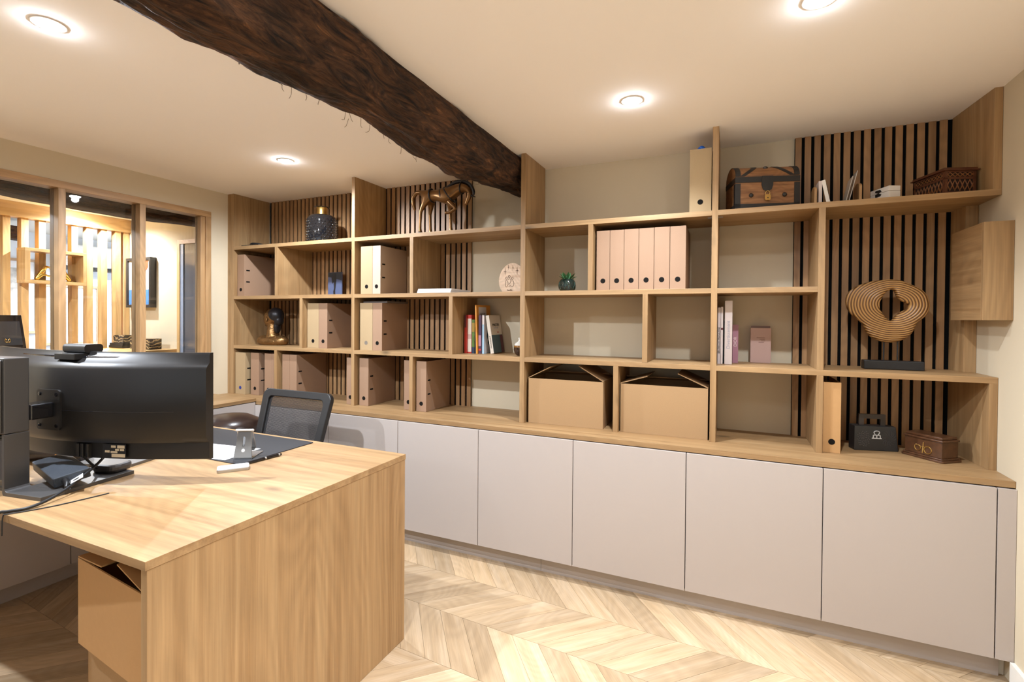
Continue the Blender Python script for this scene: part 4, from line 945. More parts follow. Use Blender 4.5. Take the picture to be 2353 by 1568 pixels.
# engraved egg plaque
t = thing('egg_plaque', 'pale wooden egg-shaped plaque with engraved stars and figures', 'plaque', (-0.148, 0.155, S2))
PALEW = wood('pale_wood', 'x', (0.50, 0.33, 0.20), (0.58, 0.41, 0.27), (0.64, 0.47, 0.32), across=50, along=5, knots=False, tone=0.02)
P = []
for k in range(48):
    a = 2 * math.pi * k / 48 - math.pi / 2; u = math.cos(a) * 0.095 * (1 - 0.10 * math.sin(a)); v = 0.085 + 0.104 * math.sin(a); P.append((u, max(v, 0.0006)))
bm = bmesh.new(); prism(bm, P, -0.003, 0.003, 'xz'); pl = obj('board', bm, PALEW, t)
def star(x, z, w_, h_):
    bm = bmesh.new(); P = []
    for k in range(8):
        a = math.pi / 4 * k; r = (w_ if k in (0, 4) else h_) if k % 2 == 0 else 0.22 * w_; P.append((x + r * math.cos(a), z + r * math.sin(a)))
    prism(bm, P, -0.0038, -0.0031, 'xz'); obj('star_cutout', bm, INKB, t)
star(-0.052, 0.136, 0.013, 0.025); star(-0.028, 0.163, 0.007, 0.016); star(0.002, 0.158, 0.009, 0.019); star(0.032, 0.140, 0.013, 0.027)
def line(pts, r=0.0011):
    bm = bmesh.new(); tube(bm, [(x, -0.0034, z) for x, z in pts], r, 6, 4); obj('engraved_line', bm, INKB, t, True)
for cx, cz in ((-0.042, 0.094), (-0.022, 0.104), (-0.001, 0.092)):
    line([(cx + 0.006 * math.cos(a / 8 * 2 * math.pi), cz + 0.008 * math.sin(a / 8 * 2 * math.pi)) for a in range(9)])
line([(-0.046, 0.080), (-0.046, 0.040), (-0.036, 0.043), (-0.030, 0.058), (-0.036, 0.078), (-0.046, 0.080)])
line([(-0.032, 0.084), (-0.022, 0.090), (-0.012, 0.080), (-0.018, 0.060), (-0.026, 0.056)])
line([(-0.010, 0.074), (0.004, 0.076), (0.010, 0.060), (0.004, 0.042), (-0.006, 0.040), (-0.016, 0.046), (-0.026, 0.040)])
lettering('famille', 0.014, INKB, t, (-0.018, -0.0036, 0.018), (R(90), 0, 0))
# two-tone jar
t = thing('jar', 'small brown and white glazed bottle jar beside the central upright', 'jar', (-0.079, 0.125, S3))
bm = bmesh.new(); lathe(bm, [(0.022, 0.0005), (0.034, 0.012), (0.041, 0.035), (0.040, 0.052)], seg=28); obj('dark_body', bm, plain('brown_glaze', (0.035, 0.016, 0.008), 0.1), t, True)
bm = bmesh.new(); lathe(bm, [(0.0402, 0.052), (0.038, 0.064)], seg=28); obj('amber_band', bm, plain('amber_glaze', (0.20, 0.09, 0.02), 0.15), t, True)
bm = bmesh.new(); lathe(bm, [(0.0382, 0.0640), (0.030, 0.078), (0.014, 0.088), (0.0105, 0.098), (0.013, 0.108), (0.010, 0.111)], seg=28); obj('white_top', bm, plain('white_glaze', (0.55, 0.52, 0.46), 0.15), t, True)
# potted plant
t = thing('potted_plant', 'small green plant in a dark glass pot left of the six binders', 'plant', (0.222, 0.125, S2))
POT = plain('dark_glass', (0.012, 0.022, 0.018), 0.05, coat=0.6)
bm = bmesh.new(); lathe(bm, [(0.034, 0.0005), (0.046, 0.012), (0.0525, 0.034), (0.050, 0.056), (0.042, 0.070), (0.036, 0.074), (0.030, 0.068)], seg=32); obj('pot', bm, POT, t, True)
bm = bmesh.new()
for k in range(12):
    a = 2 * math.pi * k / 12; r0, r1 = 0.0525, 0.0505
    s = 1 if k % 2 else -1
    tube(bm, [((0.049) * math.cos(a), 0.049 * math.sin(a), 0.014), (0.0538 * math.cos(a + 0.12 * s), 0.0538 * math.sin(a + 0.12 * s), 0.034), (0.0512 * math.cos(a + 0.25 * s), 0.0512 * math.sin(a + 0.25 * s), 0.056)], 0.0013, 5, 4)
obj('relief', bm, plain('green_glass_rib', (0.05, 0.09, 0.07), 0.08), t, True)
for k in range(16):
    a = R(k * 137.5); el = R(random.uniform(22, 75)); ln = random.uniform(0.052, 0.078)
    d = Vector((math.cos(a) * math.cos(el), math.sin(a) * math.cos(el), math.sin(el))); s = d.cross(Vector((0, 0, 1))).normalized() * 0.010
    b0 = Vector((0.012 * math.cos(a), 0.012 * math.sin(a), 0.066)); m1 = b0 + d * ln * 0.55; tip = b0 + d * ln - Vector((0, 0, 0.008)); up = Vector((0, 0, 0.0015))
    bm = bmesh.new(); v = [bm.verts.new(p) for p in (b0, m1 + s, tip, m1 - s, m1 + up * 2, m1 - up * 2)]
    for f in ((0, 1, 4), (1, 2, 4), (2, 3, 4), (3, 0, 4), (0, 5, 1), (1, 5, 2), (2, 5, 3), (3, 5, 0)): bm.faces.new([v[i] for i in f])
    obj('leaf', bm, LEAF, t)

# wooden chest on the top shelf
t = thing('treasure_chest', 'wooden treasure chest with black straps and a brass padlock on the top shelf', 'chest', (1.127 + 0.155 * 0.966 - 0.085 * 0.259, 0.035 + 0.155 * 0.259 + 0.085 * 0.966, S1), R(15))
W2, D2, HB = 0.150, 0.085, 0.135
bm = bmesh.new(); cube(bm, (-W2, -D2, 0.0006), (W2, D2, HB)); obj('body', bm, CHESTW, t)
arc = [(D2 * math.cos(R(180 - 180 * k / 20)), HB + 0.0006 + 0.032 + 0.062 * math.sin(R(180 * k / 20))) for k in range(21)]
lid_poly = [(-D2, HB + 0.0006)] + arc + [(D2, HB + 0.0006)]
bm = bmesh.new(); prism(bm, lid_poly, -W2, W2, 'yz'); obj('lid', bm, CHESTW, t)
bm = bmesh.new()
e = 0.0022
for x_ in (-W2, W2 - 0.024):
    cube(bm, (x_ - (e if x_ < 0 else 0), -D2 - e, 0.012), (x_ + 0.024 + (e if x_ > 0 else 0), -D2 + 0.001, HB - 0.003))
cube(bm, (-W2 - e, -D2 - e, 0.004), (W2 + e, -D2 + 0.001, 0.030)); cube(bm, (-W2 - e, -D2 - e * 1.4, HB + 0.002), (W2 + e, -D2 + 0.001, HB + 0.030))
for s in (-1, 1):
    cube(bm, (s * W2 - 0.001 if s > 0 else -W2 - e, -D2, 0.004), (W2 + e if s > 0 else -W2 + 0.001, D2, 0.028)); cube(bm, (s * W2 - 0.001 if s > 0 else -W2 - e, -D2, HB + 0.002), (W2 + e if s > 0 else -W2 + 0.001, D2, HB + 0.028))
    cube(bm, (s * W2 - 0.001 if s > 0 else -W2 - e, -D2, 0.028), (W2 + e if s > 0 else -W2 + 0.001, -D2 + 0.022, HB - 0.003))
obj('strap', bm, IRON, t)
def lid_strap(path):                         # strap following the barrel lid: (x, angle in degrees from the front)
    bm = bmesh.new(); rows = []
    for x_, a, hw in path:
        y_, z_ = -D2 * math.cos(R(a)), HB + 0.0326 + 0.062 * math.sin(R(a)); n_ = Vector((0, -math.cos(R(a)), 1.2 * math.sin(R(a)))).normalized()
        rows.append([bm.verts.new((x_ - hw, y_, z_)), bm.verts.new((x_ - hw, y_ + n_.y * e, z_ + n_.z * e)), bm.verts.new((x_ + hw, y_ + n_.y * e, z_ + n_.z * e)), bm.verts.new((x_ + hw, y_, z_))])
    for a_, b_ in zip(rows, rows[1:]):
        for j in range(3): bm.faces.new((a_[j], a_[j + 1], b_[j + 1], b_[j]))
    obj('strap', bm, IRON, t)
for x_ in (-W2 + 0.012, W2 - 0.012): lid_strap([(x_, a, 0.0125) for a in range(0, 181, 10)])
for s in (-1, 1): lid_strap([(s * (0.118 - 0.07 * math.sin(R(a * 1.25))), a, 0.012) for a in range(0, 95, 6)])
for x_ in (-0.075, 0.082):
    bm = bmesh.new(); ball(bm, (x_, -D2 - 0.001, 0.072), (0.0115, 0.007, 0.0115), 2); obj('stud', bm, BLACKG, t, True)
bm = bmesh.new(); ball(bm, (0.0, -D2 * math.cos(R(48)), HB + 0.034 + 0.062 * math.sin(R(48))), (0.012, 0.007, 0.009), 2); obj('stud', bm, BLACKG, t, True)
bm = bmesh.new(); prism(bm, [(-0.026, 0.045), (0.026, 0.045), (0.027, 0.0), (0.02, -0.022), (0.0, -0.034), (-0.02, -0.022), (-0.027, 0.0)], -0.0066, -0.0034, 'xz'); o = obj('hasp', bm, IRON, t); o.location = (0, -D2 - 0.004, HB - 0.008)
pd = None
bm = bmesh.new(); prism(bm, rrect(-0.0135, -0.030, 0.0135, 0.0, 0.008), -0.012, -0.004, 'xz'); pd = obj('padlock', bm, BRASS, t, bevel=0.001); pd.location = (0.0, -D2 - 0.0095, 0.058)
bm = bmesh.new(); tube(bm, [(-0.0095, 0, 0.014), (-0.0098, 0, 0.024), (0, 0, 0.033), (0.0098, 0, 0.024), (0.0095, 0, 0.014)], 0.0021, 8); sk = obj('shackle', bm, BRASS, pd, True)
bm = bmesh.new(); cyl(bm, (0, -0.0048, -0.003), (0, -0.004, -0.003), 0.003, seg=12); obj('keyhole', bm, IRON, pd)

# row of small things on the right of the top shelf
def bookend(x0, x1, label):
    t = thing('bookend', label, 'bookend', ((x0 + x1) / 2, 0.13, S1))
    bm = bmesh.new(); P = [(-0.06, 0.0005), (0.06, 0.0005), (0.06, 0.075)] + [(0.06 * math.cos(R(a)), 0.075 + 0.024 * math.sin(R(a))) for a in range(10, 171, 16)] + [(-0.06, 0.075)]
    prism(bm, P, -(x1 - x0) / 2, (x1 - x0) / 2, 'yz'); obj('arch', bm, CHESTL, t, bevel=0.002)
CHESTL = wood('bookend_oak', 'z', (0.33, 0.18, 0.07), (0.42, 0.24, 0.10), (0.48, 0.29, 0.13), across=40, along=4, knots=False, tone=0.02)
bookend(1.4800, 1.4915, 'arched wooden bookend left of the two white books on the top shelf')
bookend(1.6600, 1.6720, 'arched wooden bookend right of the leaning glass sheets')
book(1.4995, 1.5140, 0.085, S1, 0.120, 0.10, WHB, 'small white book standing beside the left wooden bookend', 'small white books on the top shelf')
tb, X, Y = book(1.5450, 1.5610, 0.075, S1, 0.122, 0.12, WHITEP, 'small white book with black lettering leaning on the top shelf', 'small white books on the top shelf', tilt=-11)
tb.location.z += 0.0018; tb.rotation_euler[2] = R(-12)
for k, (s_, z_) in enumerate((('PHOTO', 0.095), ('WARE', 0.066), ('OF', 0.036))):
    lettering(s_, 0.030 if k < 2 else 0.02, INK, tb, (X + 0.0006, 0.0, z_), (R(90), 0, R(90)))
for k, (xa, xb, h_) in enumerate(((1.606, 1.634, 0.125), (1.618, 1.652, 0.150))):
    t = thing('glass_sheet', ['shorter clear sheet leaning against the right wooden bookend', 'taller clear sheet leaning against the right wooden bookend'][k], 'glass sheet', (xa, 0.11, S1 + 0.001))
    t.rotation_euler = (0, math.atan2(xb - xa, h_), 0)
    bm = bmesh.new(); cube(bm, (-0.0015, -0.05, 0.0), (0.0015, 0.05, h_)); obj('sheet', bm, plain('acrylic%d' % k, (0.42, 0.40, 0.37), 0.08), t)
t = thing('white_box', 'small white wooden box with a black clasp on the top shelf', 'box', (1.7705, 0.050, S1), R(25))
bm = bmesh.new(); cube(bm, (0.0, 0.0, 0.0005), (0.052, 0.115, 0.040)); obj('body', bm, WHITEP, t, bevel=0.001)
bm = bmesh.new(); cube(bm, (0.0, 0.0, 0.0412), (0.052, 0.115, 0.063)); obj('lid', bm, WHITEP, t, bevel=0.001)
bm = bmesh.new(); prism(bm, [(0.045, 0.046), (0.052, 0.056), (0.080, 0.056), (0.082, 0.048), (0.064, 0.042), (0.082, 0.038), (0.080, 0.026), (0.052, 0.026), (0.045, 0.034), (0.062, 0.041)], -0.0026, -0.0002, 'yz'); obj('clasp', bm, IRON, t)
# carved box
t = thing('carved_box', 'dark wooden box with pierced leaf carving at the right end of the top shelf', 'box', (1.9700, 0.050, S1), R(18))
bm = bmesh.new(); cube(bm, (0.004, 0.004, 0.0006), (0.122, 0.190, 0.104)); obj('core', bm, plain('box_core', (0.02, 0.008, 0.004), 0.8), t)
bm = bmesh.new()
for (a, b) in (((0.0, 0.0, 0.0006), (0.126, 0.0038, 0.016)), ((0.0, 0.0, 0.070), (0.126, 0.0038, 0.080)), ((0.0, 0.0, 0.100), (0.126, 0.0038, 0.106)), ((0.0, 0.0, 0.016), (0.012, 0.0038, 0.100)), ((0.114, 0.0, 0.016), (0.126, 0.0038, 0.100)),
               ((0.0, 0.004, 0.0006), (0.0038, 0.194, 0.016)), ((0.0, 0.004, 0.070), (0.0038, 0.194, 0.080)), ((0.0, 0.004, 0.100), (0.0038, 0.194, 0.106)), ((0.0, 0.182, 0.016), (0.0038, 0.194, 0.100)), ((0.0, 0.004, 0.016), (0.0038, 0.014, 0.1)),
               ((0.1222, 0.004, 0.0006), (0.126, 0.194, 0.106))):
    cube(bm, a, b)
obj('frame', bm, CARVE, t)
bm = bmesh.new()
def vine(bm, org, u, n_, w_, z0_, z1_):
    u, n_ = Vector(u), Vector(n_); o_ = Vector(org)
    for k in range(int(w_ / 0.020) + 1):
        x_ = 0.008 + k * 0.020; zc = (z0_ + z1_) / 2; hh = (z1_ - z0_) / 2
        for s in (-1, 1):
            for d_ in (-1, 1):
                tube(bm, [o_ + u * x_ + Vector((0, 0, zc)) + n_ * 0.002, o_ + u * (x_ + d_ * 0.006) + Vector((0, 0, zc + s * hh * 0.55)) + n_ * 0.002, o_ + u * (x_ + d_ * 0.012) + Vector((0, 0, zc + s * hh * 0.95)) + n_ * 0.002], [0.0026, 0.0022, 0.0012], 5, 3)
vine(bm, (0.004, 0.002, 0), (1, 0, 0), (0, 0, 0), 0.108, 0.017, 0.070); vine(bm, (0.004, 0.002, 0), (1, 0, 0), (0, 0, 0), 0.108, 0.080, 0.100)
vine(bm, (0.002, 0.010, 0), (0, 1, 0), (0, 0, 0), 0.165, 0.017, 0.070); vine(bm, (0.002, 0.010, 0), (0, 1, 0), (0, 0, 0), 0.165, 0.080, 0.100)
obj('carving', bm, CARVEL, t, True)
bm = bmesh.new(); cube(bm, (-0.010, -0.010, 0.1064), (0.136, 0.204, 0.112)); cube(bm, (-0.004, -0.004, 0.112), (0.130, 0.198, 0.120)); obj('lid', bm, CARVE, t, bevel=0.002)

# ring sculpture of turned burl
t = thing('ring_sculpture', 'ring-shaped carved wood sculpture on a black plinth before the slats', 'sculpture', (1.829, 0.20, S3))
outer = [(315, 770), (345, 700), (430, 645), (560, 610), (700, 598), (800, 605), (900, 650), (985, 690), (1030, 750), (1050, 830), (1025, 900), (985, 940), (940, 960), (925, 1010), (905, 1060), (850, 1110), (780, 1135), (700, 1143), (620, 1130), (550, 1100), (510, 1060), (495, 1000), (440, 945), (370, 900), (335, 850)]
hole = [(690, 700), (725, 680), (755, 690), (770, 750), (820, 790), (880, 815), (860, 850), (800, 880), (760, 910), (735, 955), (705, 950), (660, 900), (628, 850), (630, 790), (660, 730)]
def conv(p): return ((p[0] - 745) * 0.000458, 0.335 - (p[1] - 820) * 0.00056 - 0.026)
def polar(poly, c, n_):
    P = [Vector((*conv(p), 0)) for p in poly]; out = []
    for k in range(n_):
        a = 2 * math.pi * k / n_; d = Vector((math.cos(a), math.sin(a), 0)); best = None
        for p, q in zip(P, P[1:] + P[:1]):
            e_ = q - p; den = d.x * e_.y - d.y * e_.x
            if abs(den) < 1e-9: continue
            w_ = p - c; tt = (w_.x * e_.y - w_.y * e_.x) / den; ss = (w_.x * d.y - w_.y * d.x) / den
            if tt > 0 and -1e-6 <= ss <= 1 + 1e-6 and (best is None or tt > best): best = tt
        out.append(best or 0.03)
    for _ in range(2): out = [(out[k - 1] + 2 * out[k] + out[(k + 1) % n_]) / 4 for k in range(n_)]
    return out
c_ = Vector((*conv((735, 815)), 0)); NN = 72; ro, ri = polar(outer, c_, NN), polar(hole, c_, NN)
bm = bmesh.new(); rows = []
for k in range(NN):
    a = 2 * math.pi * k / NN; row = []
    for s in range(16):
        b = 2 * math.pi * s / 16; m_, h_ = (ro[k] + ri[k]) / 2, (ro[k] - ri[k]) / 2
        f = lambda v: math.copysign(abs(v) ** 0.55, v)
        r_ = m_ + h_ * f(math.cos(b)); y_ = 0.026 * f(math.sin(b)); row.append(bm.verts.new((c_.x + r_ * math.cos(a), y_, c_.y + r_ * math.sin(a))))
    rows.append(row)
for k in range(NN):
    A, B = rows[k], rows[(k + 1) % NN]
    for s in range(16): bm.faces.new((A[s], A[(s + 1) % 16], B[(s + 1) % 16], B[s]))
rg = obj('ring', bm, RINGS, t, True, origin=(c_.x, 0, c_.y))
bm = bmesh.new(); cube(bm, (-0.118, -0.028, 0.0005), (0.118, 0.034, 0.043)); obj('plinth', bm, BLACK, t, bevel=0.004)
for x_ in (-0.034, 0.020):
    bm = bmesh.new(); cyl(bm, (x_, 0, 0.043), (x_, 0, 0.150), 0.0035, seg=10); obj('rod', bm, IRON, t)

# black embossed case
t = thing('black_case', 'black embossed case with a carry handle and a pale emblem on the worktop', 'case', (1.755, 0.185, WT), R(14))
bm = bmesh.new(); prism(bm, [(-0.095, 0.0006), (0.095, 0.0006), (0.083, 0.118), (-0.095, 0.118)], -0.028, 0.028, 'xz'); obj('body', bm, plain('black_leather', (0.018, 0.018, 0.019), 0.4), t, bevel=0.002)
bm = bmesh.new(); bar_loop(bm, rrect(-0.066, 0.1185, 0.050, 0.172, 0.003), rrect(-0.044, 0.119, 0.028, 0.150, 0.002), -0.006, 0.006, Matrix()); obj('handle', bm, plain('brown_black', (0.035, 0.026, 0.023), 0.45), t)
EMB = plain('emboss', (0.05, 0.045, 0.045), 0.35)
bm = bmesh.new()
for k in range(46):
    a = R(k * 137.5); r = 0.030 * math.sqrt(k / 46); ball(bm, (-0.055 + r * math.cos(a), -0.0285, 0.056 + 1.25 * r * math.sin(a)), (0.0035, 0.0015, 0.0035), 1)
obj('bead_relief', bm, EMB, t, True)['kind'] = 'stuff'
bm = bmesh.new()
for k in range(16):
    a = R(k * 22.5); tube(bm, [(0.052 + 0.012 * math.cos(a), -0.0285, 0.062 + 0.014 * math.sin(a)), (0.052 + 0.026 * math.cos(a + .2), -0.0288, 0.062 + 0.030 * math.sin(a + .2)), (0.052 + 0.032 * math.cos(a + .4), -0.0285, 0.062 + 0.038 * math.sin(a + .4))], 0.0009, 4, 2)
obj('ray_relief', bm, EMB, t, True)['kind'] = 'stuff'
bm = bmesh.new()
EM = plain('emblem_grey', (0.50, 0.50, 0.49), 0.4)
cube(bm, (-0.020, -0.0300, 0.058), (0.022, -0.0281, 0.063)); cube(bm, (-0.016, -0.0300, 0.063), (-0.012, -0.0281, 0.078)); cube(bm, (0.014, -0.0300, 0.063), (0.018, -0.0281, 0.078)); cube(bm, (-0.001, -0.0300, 0.063), (0.003, -0.0281, 0.076)); cube(bm, (-0.016, -0.0300, 0.074), (0.018, -0.0281, 0.078))
tube(bm, [(-0.006, -0.029, 0.078), (-0.011, -0.029, 0.088), (-0.007, -0.029, 0.094), (0.001, -0.029, 0.096), (0.009, -0.029, 0.094), (0.013, -0.029, 0.088), (0.008, -0.029, 0.078)], 0.0022, 6, 4)
obj('emblem', bm, EM, t)
# old casket
t = thing('old_casket', 'worn dark casket with a brass lock plate in the bottom-right corner bay', 'casket', (1.9600, 0.128, WT), R(38))
bm = bmesh.new(); prism(bm, [(-0.048, -0.080), (0.048, -0.080), (0.048, 0.080), (-0.048, 0.080)], 0.018, 0.088, 'xy'); obj('body', bm, OLDW, t, bevel=0.002)
bm = bmesh.new(); prism(bm, rrect(-0.060, -0.092, 0.060, 0.092, 0.012), 0.0006, 0.010, 'xy'); prism(bm, rrect(-0.054, -0.086, 0.054, 0.086, 0.006), 0.010, 0.018, 'xy'); obj('foot_moulding', bm, OLDW, t, bevel=0.002)
bm = bmesh.new(); prism(bm, rrect(-0.053, -0.085, 0.053, 0.085, 0.004), 0.0885, 0.098, 'xy'); prism(bm, rrect(-0.046, -0.078, 0.046, 0.078, 0.004), 0.098, 0.110, 'xy'); obj('lid', bm, OLDW, t, bevel=0.003)
bm = bmesh.new()
for (yc, zc, r) in ((0.022, 0.045, 0.013), (-0.022, 0.042, 0.016)):
    tube(bm, [(-0.0492, yc + r * math.cos(2 * math.pi * k / 10), zc + r * math.sin(2 * math.pi * k / 10)) for k in range(11)], 0.0022, 6, 2)
tube(bm, [(-0.0492, 0.03, 0.060), (-0.0492, 0.0, 0.052), (-0.0492, -0.03, 0.060)], 0.002, 6, 3); tube(bm, [(-0.0492, -0.004, 0.075), (-0.0492, 0.0, 0.025)], 0.0025, 6, 2)
obj('lock_plate', bm, BRASS, t, True)

# ================================================================== RECEPTION BEHIND THE GLASS
RX0, RX1 = -6.5, XL - 0.1
structure(bx('wall_reception', (-4.66, YW_ + 0.001, -0.05), (RX1 + 0.08, YW_ + 0.12, ZC), CREAM))
structure(bx('ceiling_reception', (RX0, -3.6, ZC), (RX1, 2.6, ZC + 0.1), CREAM))
structure(bx('wall_far', (RX0 - 0.1, -3.6, -0.05), (RX0, 2.6, ZC), plain('far_paint', (0.74, 0.77, 0.82), 0.8)))
structure(bx('wall_corridor', (RX0, 2.5, -0.05), (-4.5, 2.6, ZC), plain('corridor_paint', (0.72, 0.78, 0.86), 0.8)))
structure(bx('wall_corridor_side', (-4.6, YW_ + 0.12, -0.05), (-4.5, 2.5, ZC), plain('corridor_side_paint', (0.72, 0.78, 0.86), 0.8)))
structure(bx('wall_reception_side', (RX0, -3.7, -0.05), (RX1, -3.6, ZC), CREAM))
def sec2(y):
    b = 0.02 * math.sin(y * 2.3); return [(-3.18, ZC + 0.02), (-3.17, 2.30), (-3.12, 2.20 + b), (-3.0, 2.175 + b), (-2.86, 2.18 + b), (-2.82, 2.27), (-2.82, ZC + 0.02)]
tag(log('ceiling_beam', sec2, -3.5, YW_ - 0.002, 60, 36, BEAM, 9.1, 0.008), 'dark timber beam beyond the glazed partition', 'beam')
scr = thing('slat_screen', 'tall oak slat screen with a built-in niche beyond the glass', 'screen', (-4.61, -0.6, 1.10))
bx('header', (-4.66, -1.9, 2.275), (-4.55, YW_ - 0.002, ZC), PINEY, scr, 0.001)
yc = 0.331
for k in range(18):
    bx('post', (-4.645, yc - 0.026, 1.101), (-4.575, yc + 0.024, 2.275), PINE, scr, 0.001); yc -= 0.1205 if k else 0.078
t = thing('niche_shelf', 'open oak box niche hung in the slat screen holding golden hands', 'niche', (-4.59, -0.31, 1.70))
a, b, c, d = -0.528, -0.085, 1.70, 2.005; X0, X1 = -4.66, -4.50
# niche stands proud of the posts
X0, X1 = -4.573, -4.43
bx('niche_board', (X0, a, c), (X1, b, c + 0.026), PINEY, t, 0.001); bx('niche_board', (X0, a, d - 0.026), (X1, b, d), PINEY, t, 0.001)
bx('niche_side', (X0, a, c + 0.0262), (X1, a + 0.036, d - 0.0262), PINE, t, 0.001); bx('niche_side', (X0, b - 0.026, c + 0.0262), (X1, b, d - 0.0262), PINE, t, 0.001)
# golden hands forming a heart
gh = thing('heart_hands', 'golden sculpture of two hands forming a heart in the niche', 'sculpture', (-4.50, -0.305, 1.7262))
def hand(s):
    def q(y, z, r, x=0.0): return (x, s * y, z, r)
    V = [q(0.125, 0.004, 0.020), q(0.095, 0.060, 0.018), q(0.075, 0.095, 0.017)]
    E = [(0, 1), (1, 2)]
    for k in range(4):
        x = -0.024 + 0.016 * k; n0 = len(V)
        V += [q(0.062, 0.118, 0.0085, x), q(0.040, 0.136 - 0.003 * k, 0.0078, x), q(0.016, 0.126 - 0.003 * k, 0.0070, x), q(0.003, 0.100, 0.0060, x)]
        E += [(2, n0), (n0, n0 + 1), (n0 + 1, n0 + 2), (n0 + 2, n0 + 3)]
    n0 = len(V); V += [q(0.070, 0.060, 0.010, 0.012), q(0.040, 0.046, 0.0085, 0.012), q(0.004, 0.050, 0.0065, 0.010)]; E += [(1, n0), (n0, n0 + 1), (n0 + 1, n0 + 2)]
    skin('hand', V, E, GOLD, gh, 2)
hand(-1); hand(1)
bm = bmesh.new(); cube(bm, (-0.035, -0.15, 0.0005), (0.035, 0.15, 0.008)); obj('base', bm, GOLD, gh)
# counter with its ornaments
ct = thing('reception_counter', 'pale oak reception counter beyond the glass', 'counter', (-4.2, -0.6, 0.0))
bx('top', (-4.66, -1.95, 1.062), (-3.80, YW_ - 0.002, 1.100), PINEY, ct, 0.001)
bx('front', (-3.86, -1.93, 0.0), (-3.84, YW_ - 0.004, 1.061), PINE, ct)
t = thing('marble_block', 'small dark marble block on two black slabs on the counter', 'ornament', (-4.44, 0.22, 1.1005))
bx('slab', (-4.560, 0.16, 1.101), (-4.330, 0.30, 1.127), BLACK, t); bx('slab', (-4.555, 0.165, 1.1275), (-4.335, 0.295, 1.150), BLACK, t); bx('block', (-4.520, 0.18, 1.1505), (-4.355, 0.28, 1.228), STONE, t)
t = thing('marble_block', 'larger dark marble block with gold veins on the counter', 'ornament', (-4.06, 0.22, 1.1005)); bx('block', (-4.205, 0.16, 1.101), (-3.900, 0.27, 1.204), STONE, t)
t = thing('gold_tray', 'thin golden tray under the marble ornaments on the counter', 'tray', (-4.44, 0.22, 1.1005)); bm = bmesh.new(); prism(bm, rrect(-0.19, -0.10, 0.16, -0.065, 0.016), 0.0003, 0.004, 'xy'); obj('plate', bm, GOLD, t)
t = thing('display_stand', 'tilted black display with a small gold mark on the counter at the left edge', 'display', (-3.98, -0.80, 1.1005), R(100))
bm = bmesh.new(); M_ = Matrix.Rotation(R(-12), 4, 'X'); cube(bm, (-0.115, -0.008, 0.004), (0.115, 0.008, 0.325), M_); obj('panel', bm, BLACKG, t, bevel=0.002)
bm = bmesh.new(); cube(bm, (-0.095, -0.0095, 0.085), (0.095, -0.008, 0.275), M_); obj('window_print', bm, plain('charcoal', (0.03, 0.03, 0.033), 0.3), t)
bm = bmesh.new()
for s in (-1, 1): tube(bm, [M_ @ Vector((s * 0.002, -0.011, 0.112)), M_ @ Vector((s * 0.014, -0.011, 0.112)), M_ @ Vector((s * 0.016, -0.011, 0.130)), M_ @ Vector((s * 0.004, -0.011, 0.126)), M_ @ Vector((s * 0.014, -0.011, 0.138))], 0.0018, 6, 3)
obj('gold_mark', bm, GOLD, t); bm = bmesh.new(); cube(bm, (-0.12, 0.0, 0.0003), (0.12, 0.12, 0.004)); obj('foot', bm, BLACKG, t)
# painting and glazed door on the reception wall
t = thing('painting', 'black framed painting of a child in a striped top with a red balloon', 'painting', (-4.325, YW_ - 0.03, 1.50))
PX0, PX1, PZ0, PZ1 = -4.535, -4.130, 1.505, 2.005
for nm, a, b in (('frame_bar', (PX0, 0.300, PZ0), (PX1, YW_ - 0.001, PZ0 + 0.026)), ('frame_bar', (PX0, 0.300, PZ1 - 0.026), (PX1, YW_ - 0.001, PZ1)), ('frame_bar', (PX0, 0.300, PZ0 + 0.0262), (PX0 + 0.026, YW_ - 0.001, PZ1 - 0.0262)), ('frame_bar', (PX1 - 0.026, 0.300, PZ0 + 0.0262), (PX1, YW_ - 0.001, PZ1 - 0.0262))):
    bx(nm, a, b, BLACK, t)
bx('canvas', (PX0 + 0.0265, 0.315, PZ0 + 0.0265), (PX1 - 0.0265, 0.325, PZ1 - 0.0265), plain('canvas_cream', (0.74, 0.66, 0.55), 0.7, noise=0.15, nscale=25), t)
def paint(poly, col, d_=0.0012):
    bm = bmesh.new(); prism(bm, [(PX0 + u * (PX1 - PX0) + 4.325, PZ0 + v * (PZ1 - PZ0) - 1.50) for u, v in poly], 0.3138 - d_ - (YW_ - 0.03), 0.3148 - (YW_ - 0.03), 'xz'); obj('paint_patch', bm, plain('paint', col, 0.6, noise=0.2, nscale=40), t)
paint([(0.62, 0.06), (0.92, 0.06), (0.92, 0.36), (0.62, 0.36)], (0.06, 0.20, 0.50)); paint([(0.08, 0.06), (0.22, 0.06), (0.22, 0.36), (0.08, 0.36)], (0.06, 0.20, 0.50))
paint([(0.30, 0.06), (0.62, 0.06), (0.60, 0.28), (0.32, 0.28)], (0.66, 0.38, 0.12))
paint([(0.30, 0.28), (0.62, 0.28), (0.64, 0.54), (0.30, 0.54)], (0.80, 0.79, 0.76)); 
for k in range(4): paint([(0.30, 0.31 + k * 0.06), (0.63, 0.32 + k * 0.06), (0.63, 0.336 + k * 0.06), (0.30, 0.326 + k * 0.06)], (0.02, 0.02, 0.025), 0.0020)
paint([(0.32, 0.55), (0.54, 0.55), (0.60, 0.64), (0.58, 0.76), (0.46, 0.82), (0.34, 0.78), (0.28, 0.66)], (0.72, 0.30, 0.05))
paint([(0.28, 0.72), (0.58, 0.72), (0.62, 0.80), (0.48, 0.90), (0.32, 0.86)], (0.10, 0.05, 0.03), 0.0018)
